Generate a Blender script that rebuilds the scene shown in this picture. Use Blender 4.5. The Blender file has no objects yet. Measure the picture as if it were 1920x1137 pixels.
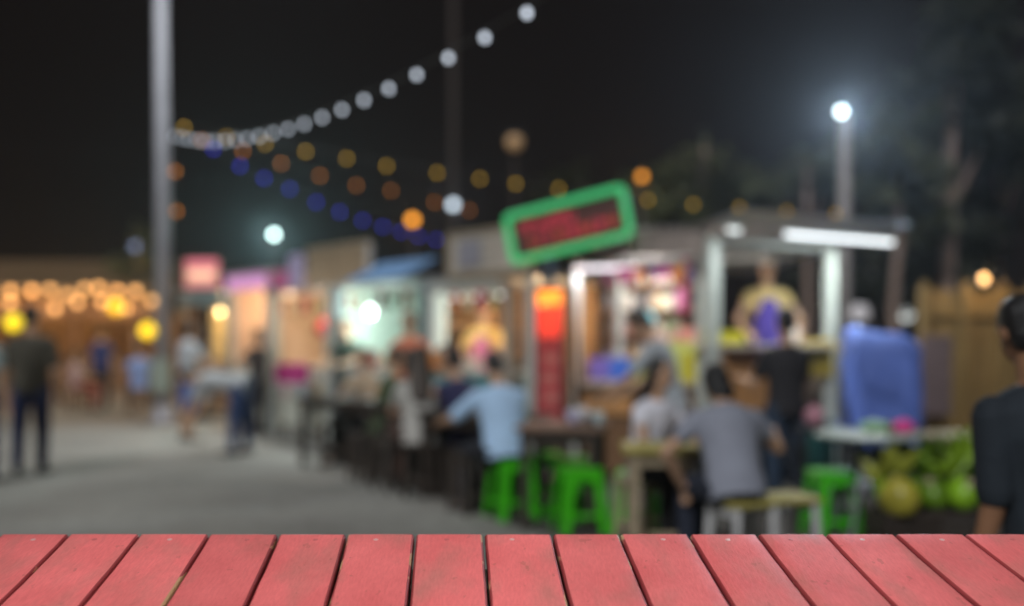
import bpy, bmesh, math, random
from mathutils import Vector, Matrix, Euler
random.seed(11)
SC = bpy.context.scene
COL = SC.collection
R = math.radians

# ------------------------------------------------------------------ camera
F = 1867.0          # focal length in photo pixels (35 mm on a 36 mm sensor)
CZ = 1.33           # eye height
HY = 640.0          # horizon row
cam_d = bpy.data.cameras.new('camera')
cam = bpy.data.objects.new('camera', cam_d); COL.objects.link(cam)
cam.location = (0, 0, CZ); cam.rotation_euler = (R(90), 0, 0)
cam_d.sensor_width = 36; cam_d.lens = 35.0; cam_d.shift_y = (HY-568.5)/1920
cam_d.clip_start = 0.05; cam_d.clip_end = 600
cam_d.dof.use_dof = True; cam_d.dof.focus_distance = 1.665; cam_d.dof.aperture_fstop = 1.02
SC.camera = cam

# ------------------------------------------------------------------ world, sun, exposure
w = bpy.data.worlds.new('World'); SC.world = w; w.use_nodes = True
bg = w.node_tree.nodes['Background']
bg.inputs[0].default_value = (0.0050, 0.0038, 0.0036, 1); bg.inputs[1].default_value = 1.0
sd = bpy.data.lights.new('sun', 'SUN'); sd.energy = 1.5; sd.angle = R(13); sd.color = (0.97, 0.98, 1.0)
so = bpy.data.objects.new('sun', sd); COL.objects.link(so)
so.rotation_euler = (R(48), 0, R(-22))          # added distant light, soft general fill without a fixture, from behind left
SC.view_settings.view_transform = 'Standard'; SC.view_settings.look = 'None'
SC.view_settings.exposure = 0.3; SC.view_settings.gamma = 1
SC.cycles.use_denoising = True
SC.cycles.max_bounces = 5
SC.cycles.sample_clamp_indirect = 3

# ------------------------------------------------------------------ helpers
def P(px, py, d):                      # a place at distance d
    return Vector(((px-960)/F*d, d, CZ-(py-HY)/F*d))
def G(px, d, z=0.0):                   # a place on the ground
    return Vector(((px-960)/F*d, d, z))
def srgb(r, g, b):
    f = lambda v: (v/255/12.92) if v/255 <= .04045 else ((v/255+.055)/1.055)**2.4
    return (f(r), f(g), f(b))
_M = {}
def M(name, rgb, rough=.6, metal=0., var=.18, scale=14., bump=.12, emit=None, es=0., alpha=1.0, trans=0.):
    if name in _M: return _M[name]
    m = bpy.data.materials.new(name); m.use_nodes = True
    nt = m.node_tree; b = nt.nodes['Principled BSDF']
    b.inputs['Roughness'].default_value = rough; b.inputs['Metallic'].default_value = metal
    if trans: b.inputs['Transmission Weight'].default_value = trans
    if emit:
        b.inputs['Base Color'].default_value = (*rgb, 1)
        b.inputs['Emission Color'].default_value = (*emit, 1); b.inputs['Emission Strength'].default_value = es
    else:
        tc = nt.nodes.new('ShaderNodeTexCoord'); n = nt.nodes.new('ShaderNodeTexNoise')
        n.inputs['Scale'].default_value = scale; n.inputs['Detail'].default_value = 5
        nt.links.new(tc.outputs['Object'], n.inputs['Vector'])
        r = nt.nodes.new('ShaderNodeValToRGB')
        lo = [max(0, c*(1-var)) for c in rgb]; hi = [min(1, c*(1+var)) for c in rgb]
        r.color_ramp.elements[0].position = .3; r.color_ramp.elements[1].position = .7
        r.color_ramp.elements[0].color = (*lo, 1); r.color_ramp.elements[1].color = (*hi, 1)
        nt.links.new(n.outputs['Fac'], r.inputs['Fac']); nt.links.new(r.outputs['Color'], b.inputs['Base Color'])
        if bump:
            bp = nt.nodes.new('ShaderNodeBump'); bp.inputs['Strength'].default_value = bump; bp.inputs['Distance'].default_value = .02
            nt.links.new(n.outputs['Fac'], bp.inputs['Height']); nt.links.new(bp.outputs['Normal'], b.inputs['Normal'])
    _M[name] = m
    return m
def wood(name, rgb, rough=.6, stretch=(2, 30, 30)):
    if name in _M: return _M[name]
    m = bpy.data.materials.new(name); m.use_nodes = True; nt = m.node_tree; b = nt.nodes['Principled BSDF']
    tc = nt.nodes.new('ShaderNodeTexCoord'); mp = nt.nodes.new('ShaderNodeMapping'); n = nt.nodes.new('ShaderNodeTexNoise')
    mp.inputs['Scale'].default_value = stretch; n.inputs['Scale'].default_value = 1.5; n.inputs['Detail'].default_value = 6
    nt.links.new(tc.outputs['Object'], mp.inputs['Vector']); nt.links.new(mp.outputs['Vector'], n.inputs['Vector'])
    r = nt.nodes.new('ShaderNodeValToRGB'); r.color_ramp.elements[0].position = .3; r.color_ramp.elements[1].position = .7
    r.color_ramp.elements[0].color = (*[c*.6 for c in rgb], 1); r.color_ramp.elements[1].color = (*[min(1, c*1.2) for c in rgb], 1)
    nt.links.new(n.outputs['Fac'], r.inputs['Fac']); nt.links.new(r.outputs['Color'], b.inputs['Base Color'])
    bp = nt.nodes.new('ShaderNodeBump'); bp.inputs['Strength'].default_value = .2; bp.inputs['Distance'].default_value = .01
    nt.links.new(n.outputs['Fac'], bp.inputs['Height']); nt.links.new(bp.outputs['Normal'], b.inputs['Normal'])
    b.inputs['Roughness'].default_value = rough
    _M[name] = m; return m
def E(name, rgb, es): return M(name, tuple(min(1, c) for c in rgb), .5, emit=rgb, es=es)

class MB:
    def __init__(s): s.v = []; s.f = []
    def add(s, vs, fs):
        o = len(s.v); s.v += [tuple(v) for v in vs]; s.f += [tuple(i+o for i in f) for f in fs]; return s
    def box(s, c, sz, rot=None):
        hx, hy, hz = sz[0]/2, sz[1]/2, sz[2]/2
        m = Euler(rot).to_matrix() if rot else Matrix.Identity(3)
        vs = [m @ Vector((x*hx, y*hy, z*hz))+Vector(c) for x, y, z in ((-1,-1,-1),(1,-1,-1),(1,1,-1),(-1,1,-1),(-1,-1,1),(1,-1,1),(1,1,1),(-1,1,1))]
        return s.add(vs, [(0,3,2,1),(4,5,6,7),(0,1,5,4),(1,2,6,5),(2,3,7,6),(3,0,4,7)])
    def rings(s, rings, cap=True, closed=True):
        n = len(rings[0]); vs = [p for r in rings for p in r]; fs = []
        for i in range(len(rings)-1):
            for j in range(n if closed else n-1):
                a, b = i*n+j, i*n+(j+1) % n
                fs.append((a, b, b+n, a+n))
        if cap: fs += [tuple(reversed(range(n))), tuple(range((len(rings)-1)*n, len(rings)*n))]
        return s.add(vs, fs)
    def tube(s, pts, rad, n=10):
        pts = [Vector(p) for p in pts]; rs = rad if isinstance(rad, (list, tuple)) else [rad]*len(pts); out = []
        for i, p in enumerate(pts):
            t = (pts[min(i+1, len(pts)-1)]-pts[max(i-1, 0)]).normalized()
            a = Vector((0, 0, 1)) if abs(t.z) < .9 else Vector((1, 0, 0))
            u = t.cross(a).normalized(); v = u.cross(t)       # keeps rings from flipping
            if i and (u.dot(pu) < 0): u, v = -u, -v
            pu = u
            out.append([p+rs[i]*(math.cos(6.28318*k/n)*u+math.sin(6.28318*k/n)*v) for k in range(n)])
        return s.rings(out)
    def cone(s, p0, p1, r0, r1, n=12):                     # capped round cone with rounded ends
        p0, p1 = Vector(p0), Vector(p1); t = (p1-p0).normalized()
        return s.tube([p0-t*r0*.95, p0-t*r0*.6, p0, p1, p1+t*r1*.6, p1+t*r1*.95], [r0*.3, r0*.8, r0, r1, r1*.8, r1*.3], n)
    def ell(s, c, r, m=None, nu=14, nv=9):
        m = m or Matrix.Identity(3); c = Vector(c); out = []
        for i in range(1, nv):
            a = math.pi*i/nv
            out.append([c+m @ Vector((r[0]*math.sin(a)*math.cos(6.28318*k/nu), r[1]*math.sin(a)*math.sin(6.28318*k/nu), -r[2]*math.cos(a))) for k in range(nu)])
        return s.rings(out)
    def lathe(s, prof, c=(0, 0, 0), n=20, cap=True):
        c = Vector(c)
        return s.rings([[c+Vector((r*math.cos(6.28318*k/n), r*math.sin(6.28318*k/n), z)) for k in range(n)] for r, z in prof], cap)
    def me(s, name, mat, bevel=0, smooth=False, seg=1):
        me = bpy.data.meshes.new(name); me.from_pydata(s.v, [], s.f)
        bm = bmesh.new(); bm.from_mesh(me)
        bmesh.ops.recalc_face_normals(bm, faces=bm.faces)
        if bevel: bmesh.ops.bevel(bm, geom=bm.edges[:], offset=bevel, segments=seg, affect='EDGES', clamp_overlap=True)
        if smooth:
            for f in bm.faces: f.smooth = True
        bm.to_mesh(me); bm.free()
        if mat: me.materials.append(mat)
        return me
def link(name, me, parent=None, loc=(0, 0, 0), rot=(0, 0, 0)):
    o = bpy.data.objects.new(name, me); COL.objects.link(o); o.location = loc; o.rotation_euler = rot
    if parent: o.parent = parent
    return o
def tag(o, label=None, cat=None, group=None, kind=None):
    if label: o['label'] = label
    if cat: o['category'] = cat
    if group: o['group'] = group
    if kind: o['kind'] = kind
    return o
class Thing:
    def __init__(s, name, label, cat, loc=(0, 0, 0), rz=0, group=None):
        s.o = bpy.data.objects.new(name, None); COL.objects.link(s.o); s.o.location = loc; s.o.rotation_euler = (0, 0, rz)
        s.o.empty_display_size = .1; tag(s.o, label, cat, group)
    def mesh(s, name, mb, mat, parent=None, bevel=0, smooth=False, loc=(0, 0, 0), rot=(0, 0, 0), seg=1):
        return link(name, mb.me(name, mat, bevel, smooth, seg), parent or s.o, loc, rot)
    def box(s, name, c, sz, mat, rot=(0, 0, 0), bevel=.004, parent=None):
        return s.mesh(name, MB().box((0, 0, 0), sz), mat, parent, min(bevel, min(sz)*.3), loc=c, rot=rot)
    def cyl(s, name, p0, p1, r0, r1, mat, parent=None, n=16):
        return s.mesh(name, MB().tube([p0, p1], [r0, r1], n), mat, parent, smooth=False)
    def tube(s, name, pts, r, mat, parent=None, n=10): return s.mesh(name, MB().tube(pts, r, n), mat, parent, smooth=True)
    def lathe(s, name, prof, c, mat, parent=None, n=20): return s.mesh(name, MB().lathe(prof, (0, 0, 0), n), mat, parent, smooth=True, loc=c)
    def ell(s, name, c, r, mat, parent=None): return s.mesh(name, MB().ell((0, 0, 0), r), mat, parent, smooth=True, loc=c)
    def light(s, c, watts, rgb, rad=.05):
        d = bpy.data.lights.new('lamp_light', 'POINT'); d.energy = watts; d.color = rgb; d.shadow_soft_size = rad
        o = bpy.data.objects.new('lamp_light', d); COL.objects.link(o); o.location = c; o.parent = s.o; return o

# ------------------------------------------------------------------ materials
concrete = M('concrete', (.265, .26, .235), .85, var=.38, scale=.5, bump=.05)
nt = concrete.node_tree
n2 = nt.nodes.new('ShaderNodeTexNoise'); n2.inputs['Scale'].default_value = 9; n2.inputs['Detail'].default_value = 8
mx = nt.nodes.new('ShaderNodeMix'); mx.data_type = 'RGBA'; mx.blend_type = 'MULTIPLY'; mx.inputs[0].default_value = .5
src = nt.nodes['Principled BSDF'].inputs['Base Color'].links[0].from_socket
tcn = [n for n in nt.nodes if n.type == 'TEX_COORD'][0]
nt.links.new(tcn.outputs['Object'], n2.inputs['Vector'])
rr = nt.nodes.new('ShaderNodeValToRGB'); rr.color_ramp.elements[0].position = .35; rr.color_ramp.elements[0].color = (.55, .54, .52, 1); rr.color_ramp.elements[1].position = .65
nt.links.new(n2.outputs['Fac'], rr.inputs['Fac']); nt.links.new(src, mx.inputs[6]); nt.links.new(rr.outputs['Color'], mx.inputs[7])
nt.links.new(mx.outputs[2], nt.nodes['Principled BSDF'].inputs['Base Color'])
dirt = M('dirt', (.19, .15, .115), .95, var=.35, scale=1.6, bump=.3)
asphalt = M('dark_asphalt', (.062, .058, .052), .9, var=.4, scale=2.2, bump=.3)  # dining ground; shade among the tables is put into its dark tone
galv = M('galvanised', (.30, .30, .33), .6, .1, .12, 8)
white = M('white_paint', (.44, .475, .44), .45, var=.08, scale=6)
dkwood = wood('dark_wood', (.045, .033, .025))
brwood = wood('brown_wood', (.2, .105, .05))
palewood = wood('pale_wood', (.36, .29, .19))
boardwood = wood('board_wood', (.2, .125, .042), stretch=(30, 30, 2))
orangewood = wood('orange_wood', (.60, .30, .11))
yellowtop = M('yellow_top', (.42, .36, .1), .5)
green = M('green_plastic', (.06, .52, .012), .35, var=.06, bump=0)
black = M('black_plastic', (.02, .02, .02), .5)
dark = M('dark_metal', (.04, .04, .045), .5, .3)
tin = M('tin_roof', (.38, .38, .39), .5, .5, .2, 5)
skin = M('skin', (.50, .30, .19), .5, var=.08, scale=30, bump=.05)
skin2 = M('skin_brown', (.32, .16, .085), .5, var=.08, scale=30, bump=.05)
hairm = M('black_hair', (.012, .011, .011), .45, var=.4, scale=60, bump=.5)
hairb = M('brown_hair', (.045, .030, .02), .45, var=.4, scale=60, bump=.5)
glow_white = E('glow_white', (.85, .93, 1.0), 9)
glow_cool = E('glow_cool', (.78, .95, 1.0), 6)

# ------------------------------------------------------------------ ground
def sheet(name, pts, mat, z):
    mb = MB().add([(x, y, z) for x, y in pts], [tuple(range(len(pts)))])
    return tag(link(name, mb.me(name, mat)), kind='structure')
sheet('ground', [(-300, -60), (300, -60), (300, 400), (-300, 400)], dirt, 0)
sheet('road', [(-40, -8), (4.5, -8), (2.6, 3.2), (0.0, 7.15), (-2.4, 11.7), (-4.0, 14.3), (-5.0, 15.6), (-9, 15.5), (-40, 14.6)], concrete, .004)
sheet('pavement', [(4.52, -8), (40, -8), (40, 30), (-4.2, 26), (-3.98, 14.3), (-2.38, 11.7), (.02, 7.15), (2.62, 3.2)], asphalt, .004)

# ------------------------------------------------------------------ foreground plank table
red = bpy.data.materials.new('red_paint'); red.use_nodes = True
nt = red.node_tree; b = nt.nodes['Principled BSDF']; L = nt.links.new
tc = nt.nodes.new('ShaderNodeTexCoord'); oi = nt.nodes.new('ShaderNodeObjectInfo')
off = nt.nodes.new('ShaderNodeVectorMath'); off.operation = 'ADD'
cmb = nt.nodes.new('ShaderNodeCombineXYZ'); mul = nt.nodes.new('ShaderNodeMath'); mul.operation = 'MULTIPLY'; mul.inputs[1].default_value = 37
L(oi.outputs['Random'], mul.inputs[0]); L(mul.outputs[0], cmb.inputs[0]); L(mul.outputs[0], cmb.inputs[1])
L(tc.outputs['Object'], off.inputs[0]); L(cmb.outputs[0], off.inputs[1])
def noise(scale, detail, vecscale=(1, 1, 1), rough=.5):
    mp = nt.nodes.new('ShaderNodeMapping'); mp.inputs['Scale'].default_value = vecscale; n = nt.nodes.new('ShaderNodeTexNoise')
    n.inputs['Scale'].default_value = scale; n.inputs['Detail'].default_value = detail; n.inputs['Roughness'].default_value = rough
    L(off.outputs[0], mp.inputs[0]); L(mp.outputs[0], n.inputs['Vector']); return n.outputs['Fac']
def ramp(fac, p0, c0, p1, c1):
    r = nt.nodes.new('ShaderNodeValToRGB'); e = r.color_ramp.elements
    e[0].position = p0; e[0].color = (*c0, 1); e[1].position = p1; e[1].color = (*c1, 1); L(fac, r.inputs['Fac']); return r.outputs['Color']
def mix(fac, a, bb, mode='MIX'):
    m = nt.nodes.new('ShaderNodeMix'); m.data_type = 'RGBA'; m.blend_type = mode
    for sock, val in ((0, fac), (6, a), (7, bb)):
        if isinstance(val, (float, int)): m.inputs[sock].default_value = val
        elif isinstance(val, tuple): m.inputs[sock].default_value = (*val, 1)
        else: L(val, m.inputs[sock])
    return m.outputs[2]
def math_(op, a, bb=None):
    m = nt.nodes.new('ShaderNodeMath'); m.operation = op
    for i, v in enumerate((a, bb)):
        if v is None: continue
        if isinstance(v, (float, int)): m.inputs[i].default_value = v
        else: L(v, m.inputs[i])
    return m.outputs[0]
base = ramp(noise(7, 4), .3, (.64, .135, .135), .7, (.76, .18, .178))
base = mix(ramp(noise(16, 6, (1, .35, 1)), .48, (0, 0, 0), .8, (.75, .75, .75)), base, (.38, .17, .14))      # faded, rubbed paint
grain = noise(1, 5, (260, 9, 260))
base = mix(.5, base, ramp(grain, .3, (.72, .66, .66), .7, (1, 1, 1)), 'MULTIPLY')
specks = ramp(noise(60, 3, (1, .5, 1)), .67, (0, 0, 0), .70, (1, 1, 1))
base = mix(math_('MULTIPLY', specks, .4), base, (.28, .09, .07))
sep = nt.nodes.new('ShaderNodeSeparateXYZ'); L(tc.outputs['Object'], sep.inputs[0])
sepu = nt.nodes.new('ShaderNodeSeparateXYZ'); at = nt.nodes.new('ShaderNodeAttribute'); at.attribute_name = 'across'
edge = ramp(math_('ABSOLUTE', at.outputs['Fac']), .928, (0, 0, 0), .945, (1, 1, 1))
chip = ramp(noise(26, 5, (1, .3, 1)), .60, (0, 0, 0), .63, (1, 1, 1))
base = mix(math_('MULTIPLY', edge, chip), base, (.42, .25, .13))
base = mix(math_('MULTIPLY', math_('MULTIPLY', edge, .8), math_('SUBTRACT', 1.0, chip)), base, (.17, .014, .018))                                              # darker red along the plank edges where not chipped
var_ = nt.nodes.new('ShaderNodeMapRange'); var_.inputs['To Min'].default_value = .86; var_.inputs['To Max'].default_value = 1.06; L(oi.outputs['Random'], var_.inputs['Value'])
hsv = nt.nodes.new('ShaderNodeHueSaturation'); L(base, hsv.inputs['Color']); L(var_.outputs[0], hsv.inputs['Value']); base = hsv.outputs['Color']
L(base, b.inputs['Base Color'])
b.inputs['Roughness'].default_value = .5; b.inputs['Specular IOR Level'].default_value = .18
bp = nt.nodes.new('ShaderNodeBump'); bp.inputs['Strength'].default_value = .18; bp.inputs['Distance'].default_value = .003
L(grain, bp.inputs['Height']); L(bp.outputs['Normal'], b.inputs['Normal'])
nailm = M('nail_head', (.62, .38, .36), .4, .2, .3, 200)
nailr = M('painted_nail', (.42, .09, .09), .45, .1, .3, 200)

DF = 1.8; TZ = CZ-(1002-HY)/F*DF; SL = (HY-245)/F
tilt = math.atan(SL)
tab = Thing('plank_table', 'red painted plank table top filling the bottom of the picture', 'table', (0, DF, TZ))
FX = [-128, 1, 130, 262, 392, 522, 650, 778, 907, 1035, 1162, 1292, 1420, 1548, 1678, 1808, 1938, 2068]
PL = 1.0                               # plank length
def edge_pt(px, s):                    # point on the sloping top, s metres from the far end towards the viewer
    x0 = (px-960)/F*DF; dx = (850-960)/F
    bow = ((px-900)/1000.0)
    x = x0-dx*s*math.cos(tilt)+.0016*math.copysign(abs(bow)**1.3, bow)*(s/.28)**2*5
    return Vector((x, -s*math.cos(tilt), -s*math.sin(tilt)))
nrm = Vector((0, -math.sin(tilt), math.cos(tilt)))
for i in range(len(FX)-1):
    g = (.0012+random.random()*.0012); g2 = (.0012+random.random()*.0012)
    ss = [0, .0025, .05, .1, .15, .2, .25, .3, .4, .6, .8, PL]
    c0 = edge_pt((FX[i]+FX[i+1])/2, 0)
    mb = MB(); rings = []; across = []
    dz = random.uniform(-.0004, .0004); wob = [random.uniform(-.0006, .0006) for _ in ss]; wob2 = [random.uniform(-.0006, .0006) for _ in ss]
    for k, s in enumerate(ss):
        a = edge_pt(FX[i], s)+Vector((g+wob[k], 0, 0)); c = edge_pt(FX[i+1], s)-Vector((g2+wob2[k], 0, 0))
        W = (c-a).length; ring = []
        e = .0006 if s < .002 else 0
        prof = [(0, -.022), (0, -.0042), (.0008, -.0026), (.0022, -.0008), (.0042, -.0001), (W*.25, .0002), (W*.5, .0002), (W*.75, .0002), (W-.0042, -.0001), (W-.0022, -.0008), (W-.0008, -.0026), (W, -.0042), (W, -.022)]
        for q, z in prof:
            ring.append(a+(c-a)*(q/W)+nrm*(z+dz-(e*.6 if z > -.01 else 0))-c0)
            across.append(q/W*2-1)
        rings.append(ring)
    mb.rings(rings)
    o = tab.mesh('plank', mb, red, smooth=False, loc=c0)
    att = o.data.attributes.new('across', 'FLOAT', 'POINT')
    for k in range(len(across)): att.data[k].value = across[k]
    for p in o.data.polygons: p.use_smooth = len(p.vertices) == 4
    sN = .024+random.uniform(-.002, .002)
    pn = (edge_pt(FX[i], sN)+edge_pt(FX[i+1], sN))/2-c0+nrm*(dz-.0012)+Vector((random.uniform(-.012, .012), 0, 0))
    q = MB().lathe([(.0056, -.004), (.0058, .0007), (.0046, .0014), (.0026, .0016), (.0006, .0017)], n=14)
    tab.mesh('nail', q, nailm if random.random() < .5 else nailr, o, smooth=True, loc=pn, rot=(tilt, 0, 0))
xl, xr = -1.0, 1.02
for s in (.12, .55, .9):
    c = Vector((0, -s*math.cos(tilt), -s*math.sin(tilt)))-nrm*.052
    tab.box('batten', c, (xr-xl, .07, .05), dkwood, (tilt, 0, 0))
for s in (.12, .9):
    for x in (xl+.06, xr-.06):
        zt = -s*math.sin(tilt)-.085
        tab.box('leg', (x, -s*math.cos(tilt), (zt-TZ)/2), (.07, .07, zt+TZ), dkwood)
# added lamp and stand, out of view, put in to light the table top
tl = Thing('work_lamp', 'shaded work lamp on a tall stand lighting the red table', 'lamp', (1.35, .55, 0))
tl.lathe('base', [(.2, 0), (.2, .02), (.03, .04)], (0, 0, 0), dark)
tl.tube('pole', [(0, 0, .03), (0, 0, 2.6), (-.3, .05, 2.85), (-1.2, .35, 2.9)], .014, dark)
tl.mesh('shade', MB().lathe([(.03, .12), (.06, .1), (.16, -.02), (.157, -.02), (.055, .095), (.03, .115)], n=24, cap=False), dark, smooth=True, loc=(-1.3, .4, 2.84))
tl.ell('bulb', (-1.3, .4, 2.86), (.03, .03, .045), E('glow_table', (1, .95, .9), 6))
ld = bpy.data.lights.new('lamp_light', 'SPOT'); ld.energy = 88; ld.color = (1, .97, .95); ld.spot_size = R(62); ld.spot_blend = .35; ld.shadow_soft_size = .12
lo = bpy.data.objects.new('lamp_light', ld); COL.objects.link(lo); lo.parent = tl.o; lo.location = (-1.3, .4, 2.78)
lo.rotation_euler = (R(18), 0, 0)

# ------------------------------------------------------------------ people
BAKE = []
def remesh(o, voxel, it=3):
    m = o.modifiers.new('r', 'REMESH'); m.mode = 'VOXEL'; m.voxel_size = voxel; m.use_smooth_shade = True
    s = o.modifiers.new('s', 'SMOOTH'); s.factor = .5; s.iterations = it
    BAKE.append(o)
def V(*a): return Vector(a)
def person(label, px, d, rz, H=1.65, z0=0, pose='stand', lean=0, headlean=None, headturn=0, seat=.45, armL=None, armR=None, legL=None, legR=None,
           shirt=(.3, .3, .3), sleeve=.6, trousers=(.03, .04, .08), shortleg=False, hair='short', hairmat=None, skinm=None, shoe=(.03, .03, .03),
           vox=.012, face=False, extras=(), build=1.0, xoff=0, group=None):
    s = H/1.68
    sk = skinm or skin; hm = hairmat or hairm
    loc = G(px, d, z0); loc.x += xoff
    t = Thing('person', label, 'person', loc, R(rz), group)
    ln = R(lean); u = V(0, math.sin(ln), math.cos(ln)); f = V(0, math.cos(ln), -math.sin(ln)); X = V(1, 0, 0)
    sit = pose == 'sit'
    hz = (seat+.085) if sit else .9*s
    if pose == 'bend': hz = .86*s
    hip = V(0, 0, hz)
    b = build
    hl = R(headlean if headlean is not None else lean*.5); ht = R(headturn)
    hu = V(0, math.sin(hl), math.cos(hl)); hf0 = V(0, math.cos(hl), -math.sin(hl))
    hf = hf0*math.cos(ht)+X*math.sin(ht); hx = hf.cross(hu)
    nb = hip+u*.50*s; nt_ = nb+(u+hu).normalized()*.075*s; hc = nt_+hu*.105*s+hf*.018*s
    HM = Matrix((hx, hf, hu)).transposed()
    armL = armL or ((-.18, .05, -1), (-.05, .25, -1)); armR = armR or ((.18, .05, -1), (.05, .25, -1))
    body = MB(); sh = MB(); tr = MB()
    def ring(c, rx, ry, axu=f, n=18): return [c+X*(rx*math.cos(6.28318*k/n))+axu*(ry*math.sin(6.28318*k/n)) for k in range(n)]
    tor = [(-.095, .15, .112), (.0, .15*b, .105*b), (.10, .14*b, .098*b), (.2, .143*b, .1*b), (.33, .162*b, .108*b), (.42, .165*b, .095*b), (.475, .12, .07), (.5, .06, .055)]
    body.rings([ring(hip+u*(a*s), rx*s*.95, ry*s*.93) for a, rx, ry in tor])
    sh.rings([ring(hip+u*(a*s), (rx*1.06+.012)*s, (ry*1.06+.014)*s) for a, rx, ry in tor[:-1]]+[ring(hip+u*.497*s, .075*s, .066*s)])
    body.cone(nb-u*.03*s, nt_+hu*.04*s, .055*s, .05*s)
    # head: skull, jaw, nose, ears, brow
    body.ell(hc+hu*.025*s-hf*.008*s, (.073*s, .09*s, .092*s), HM)
    body.ell(hc-hu*.045*s+hf*.022*s, (.056*s, .062*s, .07*s), HM)
    body.cone(hc+hf*.075*s+hu*.012*s, hc+hf*.094*s-hu*.022*s, .011*s, .015*s, 8)
    for sx in (-1, 1): body.ell(hc+hx*(sx*.074*s)-hf*.008*s, (.012*s, .02*s, .032*s), HM, 8, 6)
    body.ell(hc+hf*.068*s-hu*.052*s, (.024*s, .016*s, .012*s), HM, 8, 6)
    wrists = []
    for sx, (ua, fa) in ((-1, armL), (1, armR)):
        S = hip+u*.418*s+X*(sx*.160*s*b)
        ua = Vector(ua).normalized(); fa = Vector(fa).normalized()
        el = S+ua*.285*s; wr = el+fa*.235*s
        body.cone(S-u*.012*s, el, .043*s*b, .037*s); body.cone(el, wr, .039*s*b, .027*s*b)
        e2 = S+ua*.285*s*sleeve if sleeve <= 1 else el
        sh.cone(S+ua*.01, e2, .064*s*b, .057*s*b)
        if sleeve > 1: sh.cone(el, el+fa*.235*s*(sleeve-1), .055*s, .044*s)
        # hand
        side = fa.cross(V(0, 0, 1)); side = side.normalized() if side.length > .2 else V(1, 0, 0)
        up = side.cross(fa).normalized(); pc = wr+fa*.052*s
        body.ell(pc, (.036*s, .056*s, .018*s), Matrix((side, fa, up)).transposed(), 10, 7)
        for q, ln_ in ((-.027, .062), (-.009, .074), (.009, .07), (.027, .055)):
            k0 = wr+fa*.088*s+side*q*s; k1 = k0+(fa*.9-up*.35).normalized()*ln_*.55*s; k2 = k1+(fa*.5-up*.85).normalized()*ln_*.5*s
            body.cone(k0, k1, .0105*s, .0098*s, 8); body.cone(k1, k2, .0098*s, .009*s, 8)
        k0 = wr+fa*.03*s-side*sx*.028*s; k1 = k0+(fa*.6-side*sx*.75-up*.2).normalized()*.04*s; k2 = k1+(fa*.9-up*.4).normalized()*.035*s
        body.cone(k0, k1, .013*s, .011*s, 8); body.cone(k1, k2, .011*s, .0095*s, 8)
    feet = []
    for sx, lg in ((-1, legL), (1, legR)):
        J = hip+V(sx*.088*s, 0, -.03*s)
        if lg is None: lg = ((sx*.2, .95, -.06), (sx*.02, -.08, -1)) if sit else ((sx*.05, .03, -1), (0, -.04, -1))
        th, sn = Vector(lg[0]).normalized(), Vector(lg[1]).normalized()
        kn = J+th*.41*s
        shl = .40*s
        if sn.z < -.3: shl = max(.25*s, min(.46*s, (kn.z-.075*s)/-sn.z)) if (sit or pose == 'bend' or True) else shl
        an = kn+sn*shl
        body.cone(J, kn, .078*s*b, .052*s); body.cone(kn, an, .05*s, .034*s)
        tr.cone(J, kn, .096*s*b, .074*s)
        if not shortleg: tr.cone(kn, an+V(0, 0, .015), .072*s, .056*s)
        ft = V(th.x*.3+sx*.1, 1, 0).normalized()
        body.cone(an+V(0, 0, -.035*s)-ft*.02*s, an+V(0, 0, -.047*s)+ft*.14*s, .036*s, .026*s)
        fm = MB(); z = an.z-.075*s
        fr = []
        for y, hw, hh in ((-.065, .025, .06), (-.05, .038, .075), (0, .04, .085), (.06, .045, .062), (.12, .046, .045), (.165, .036, .036), (.18, .018, .026)):
            c = an+ft*y*s; sd_ = V(ft.y, -ft.x, 0)
            fr.append([V(c.x, c.y, z)+sd_*(hw*s*1.05*math.cos(6.28318*k/10))+V(0, 0, max(0.0, hh*s*(.5+.55*math.sin(6.28318*k/10)))) for k in range(10)])
        fm.rings(fr); feet.append(fm)
    tr.rings([ring(hip+u*(a*s), rx*s*b, ry*s*b) for a, rx, ry in ((-.1, .13, .105), (-.045, .152, .112), (.03, .146, .104), (.08, .135, .095))])
    bo = t.mesh('body', body, sk); remesh(bo, vox*.85, 2)
    so_ = t.mesh('shirt', sh, M('cloth_%d_%d_%d' % tuple(int(c*255) for c in shirt), shirt, .85, var=.14, scale=7, bump=.5)); remesh(so_, vox, 7)
    to = t.mesh('shorts' if shortleg else 'trousers', tr, M('cloth_%d_%d_%d' % tuple(int(c*255) for c in trousers), trousers, .85, var=.2, scale=9, bump=.5)); remesh(to, vox)
    for fm in feet: t.mesh('shoe', fm, M('shoe_%d' % int(shoe[0]*255), shoe, .6), smooth=True)
    h = MB()
    h.ell(hc+hu*.036*s-hf*.022*s, (.083*s, .092*s, .094*s), HM)
    h.ell(hc-hu*.005*s-hf*.045*s, (.078*s, .062*s, .085*s), HM)
    if hair in ('long', 'bob', 'tail'):
        for sx in (-1, 1): h.cone(hc+hx*sx*.068*s-hf*.01*s, hc+hx*sx*.07*s-hf*.03*s-hu*.11*s, .022*s, .02*s)
    if hair == 'long':
        b0 = hc-hf*.06*s; b1 = nb-f*.085*s-u*.04*s; b2 = nb-f*.125*s-u*.23*s
        h.rings([[c+X*(rx*s*math.cos(6.28318*k/14))+f*(ry*s*math.sin(6.28318*k/14)) for k in range(14)] for c, rx, ry in ((b0, .085, .05), ((b0+b1)/2, .095, .045), (b1, .11, .04), ((b1+b2)/2, .105, .036), (b2, .075, .025))])
    if hair == 'bob':
        h.ell(hc-hu*.09*s-hf*.05*s, (.085*s, .055*s, .08*s), HM)
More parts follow.
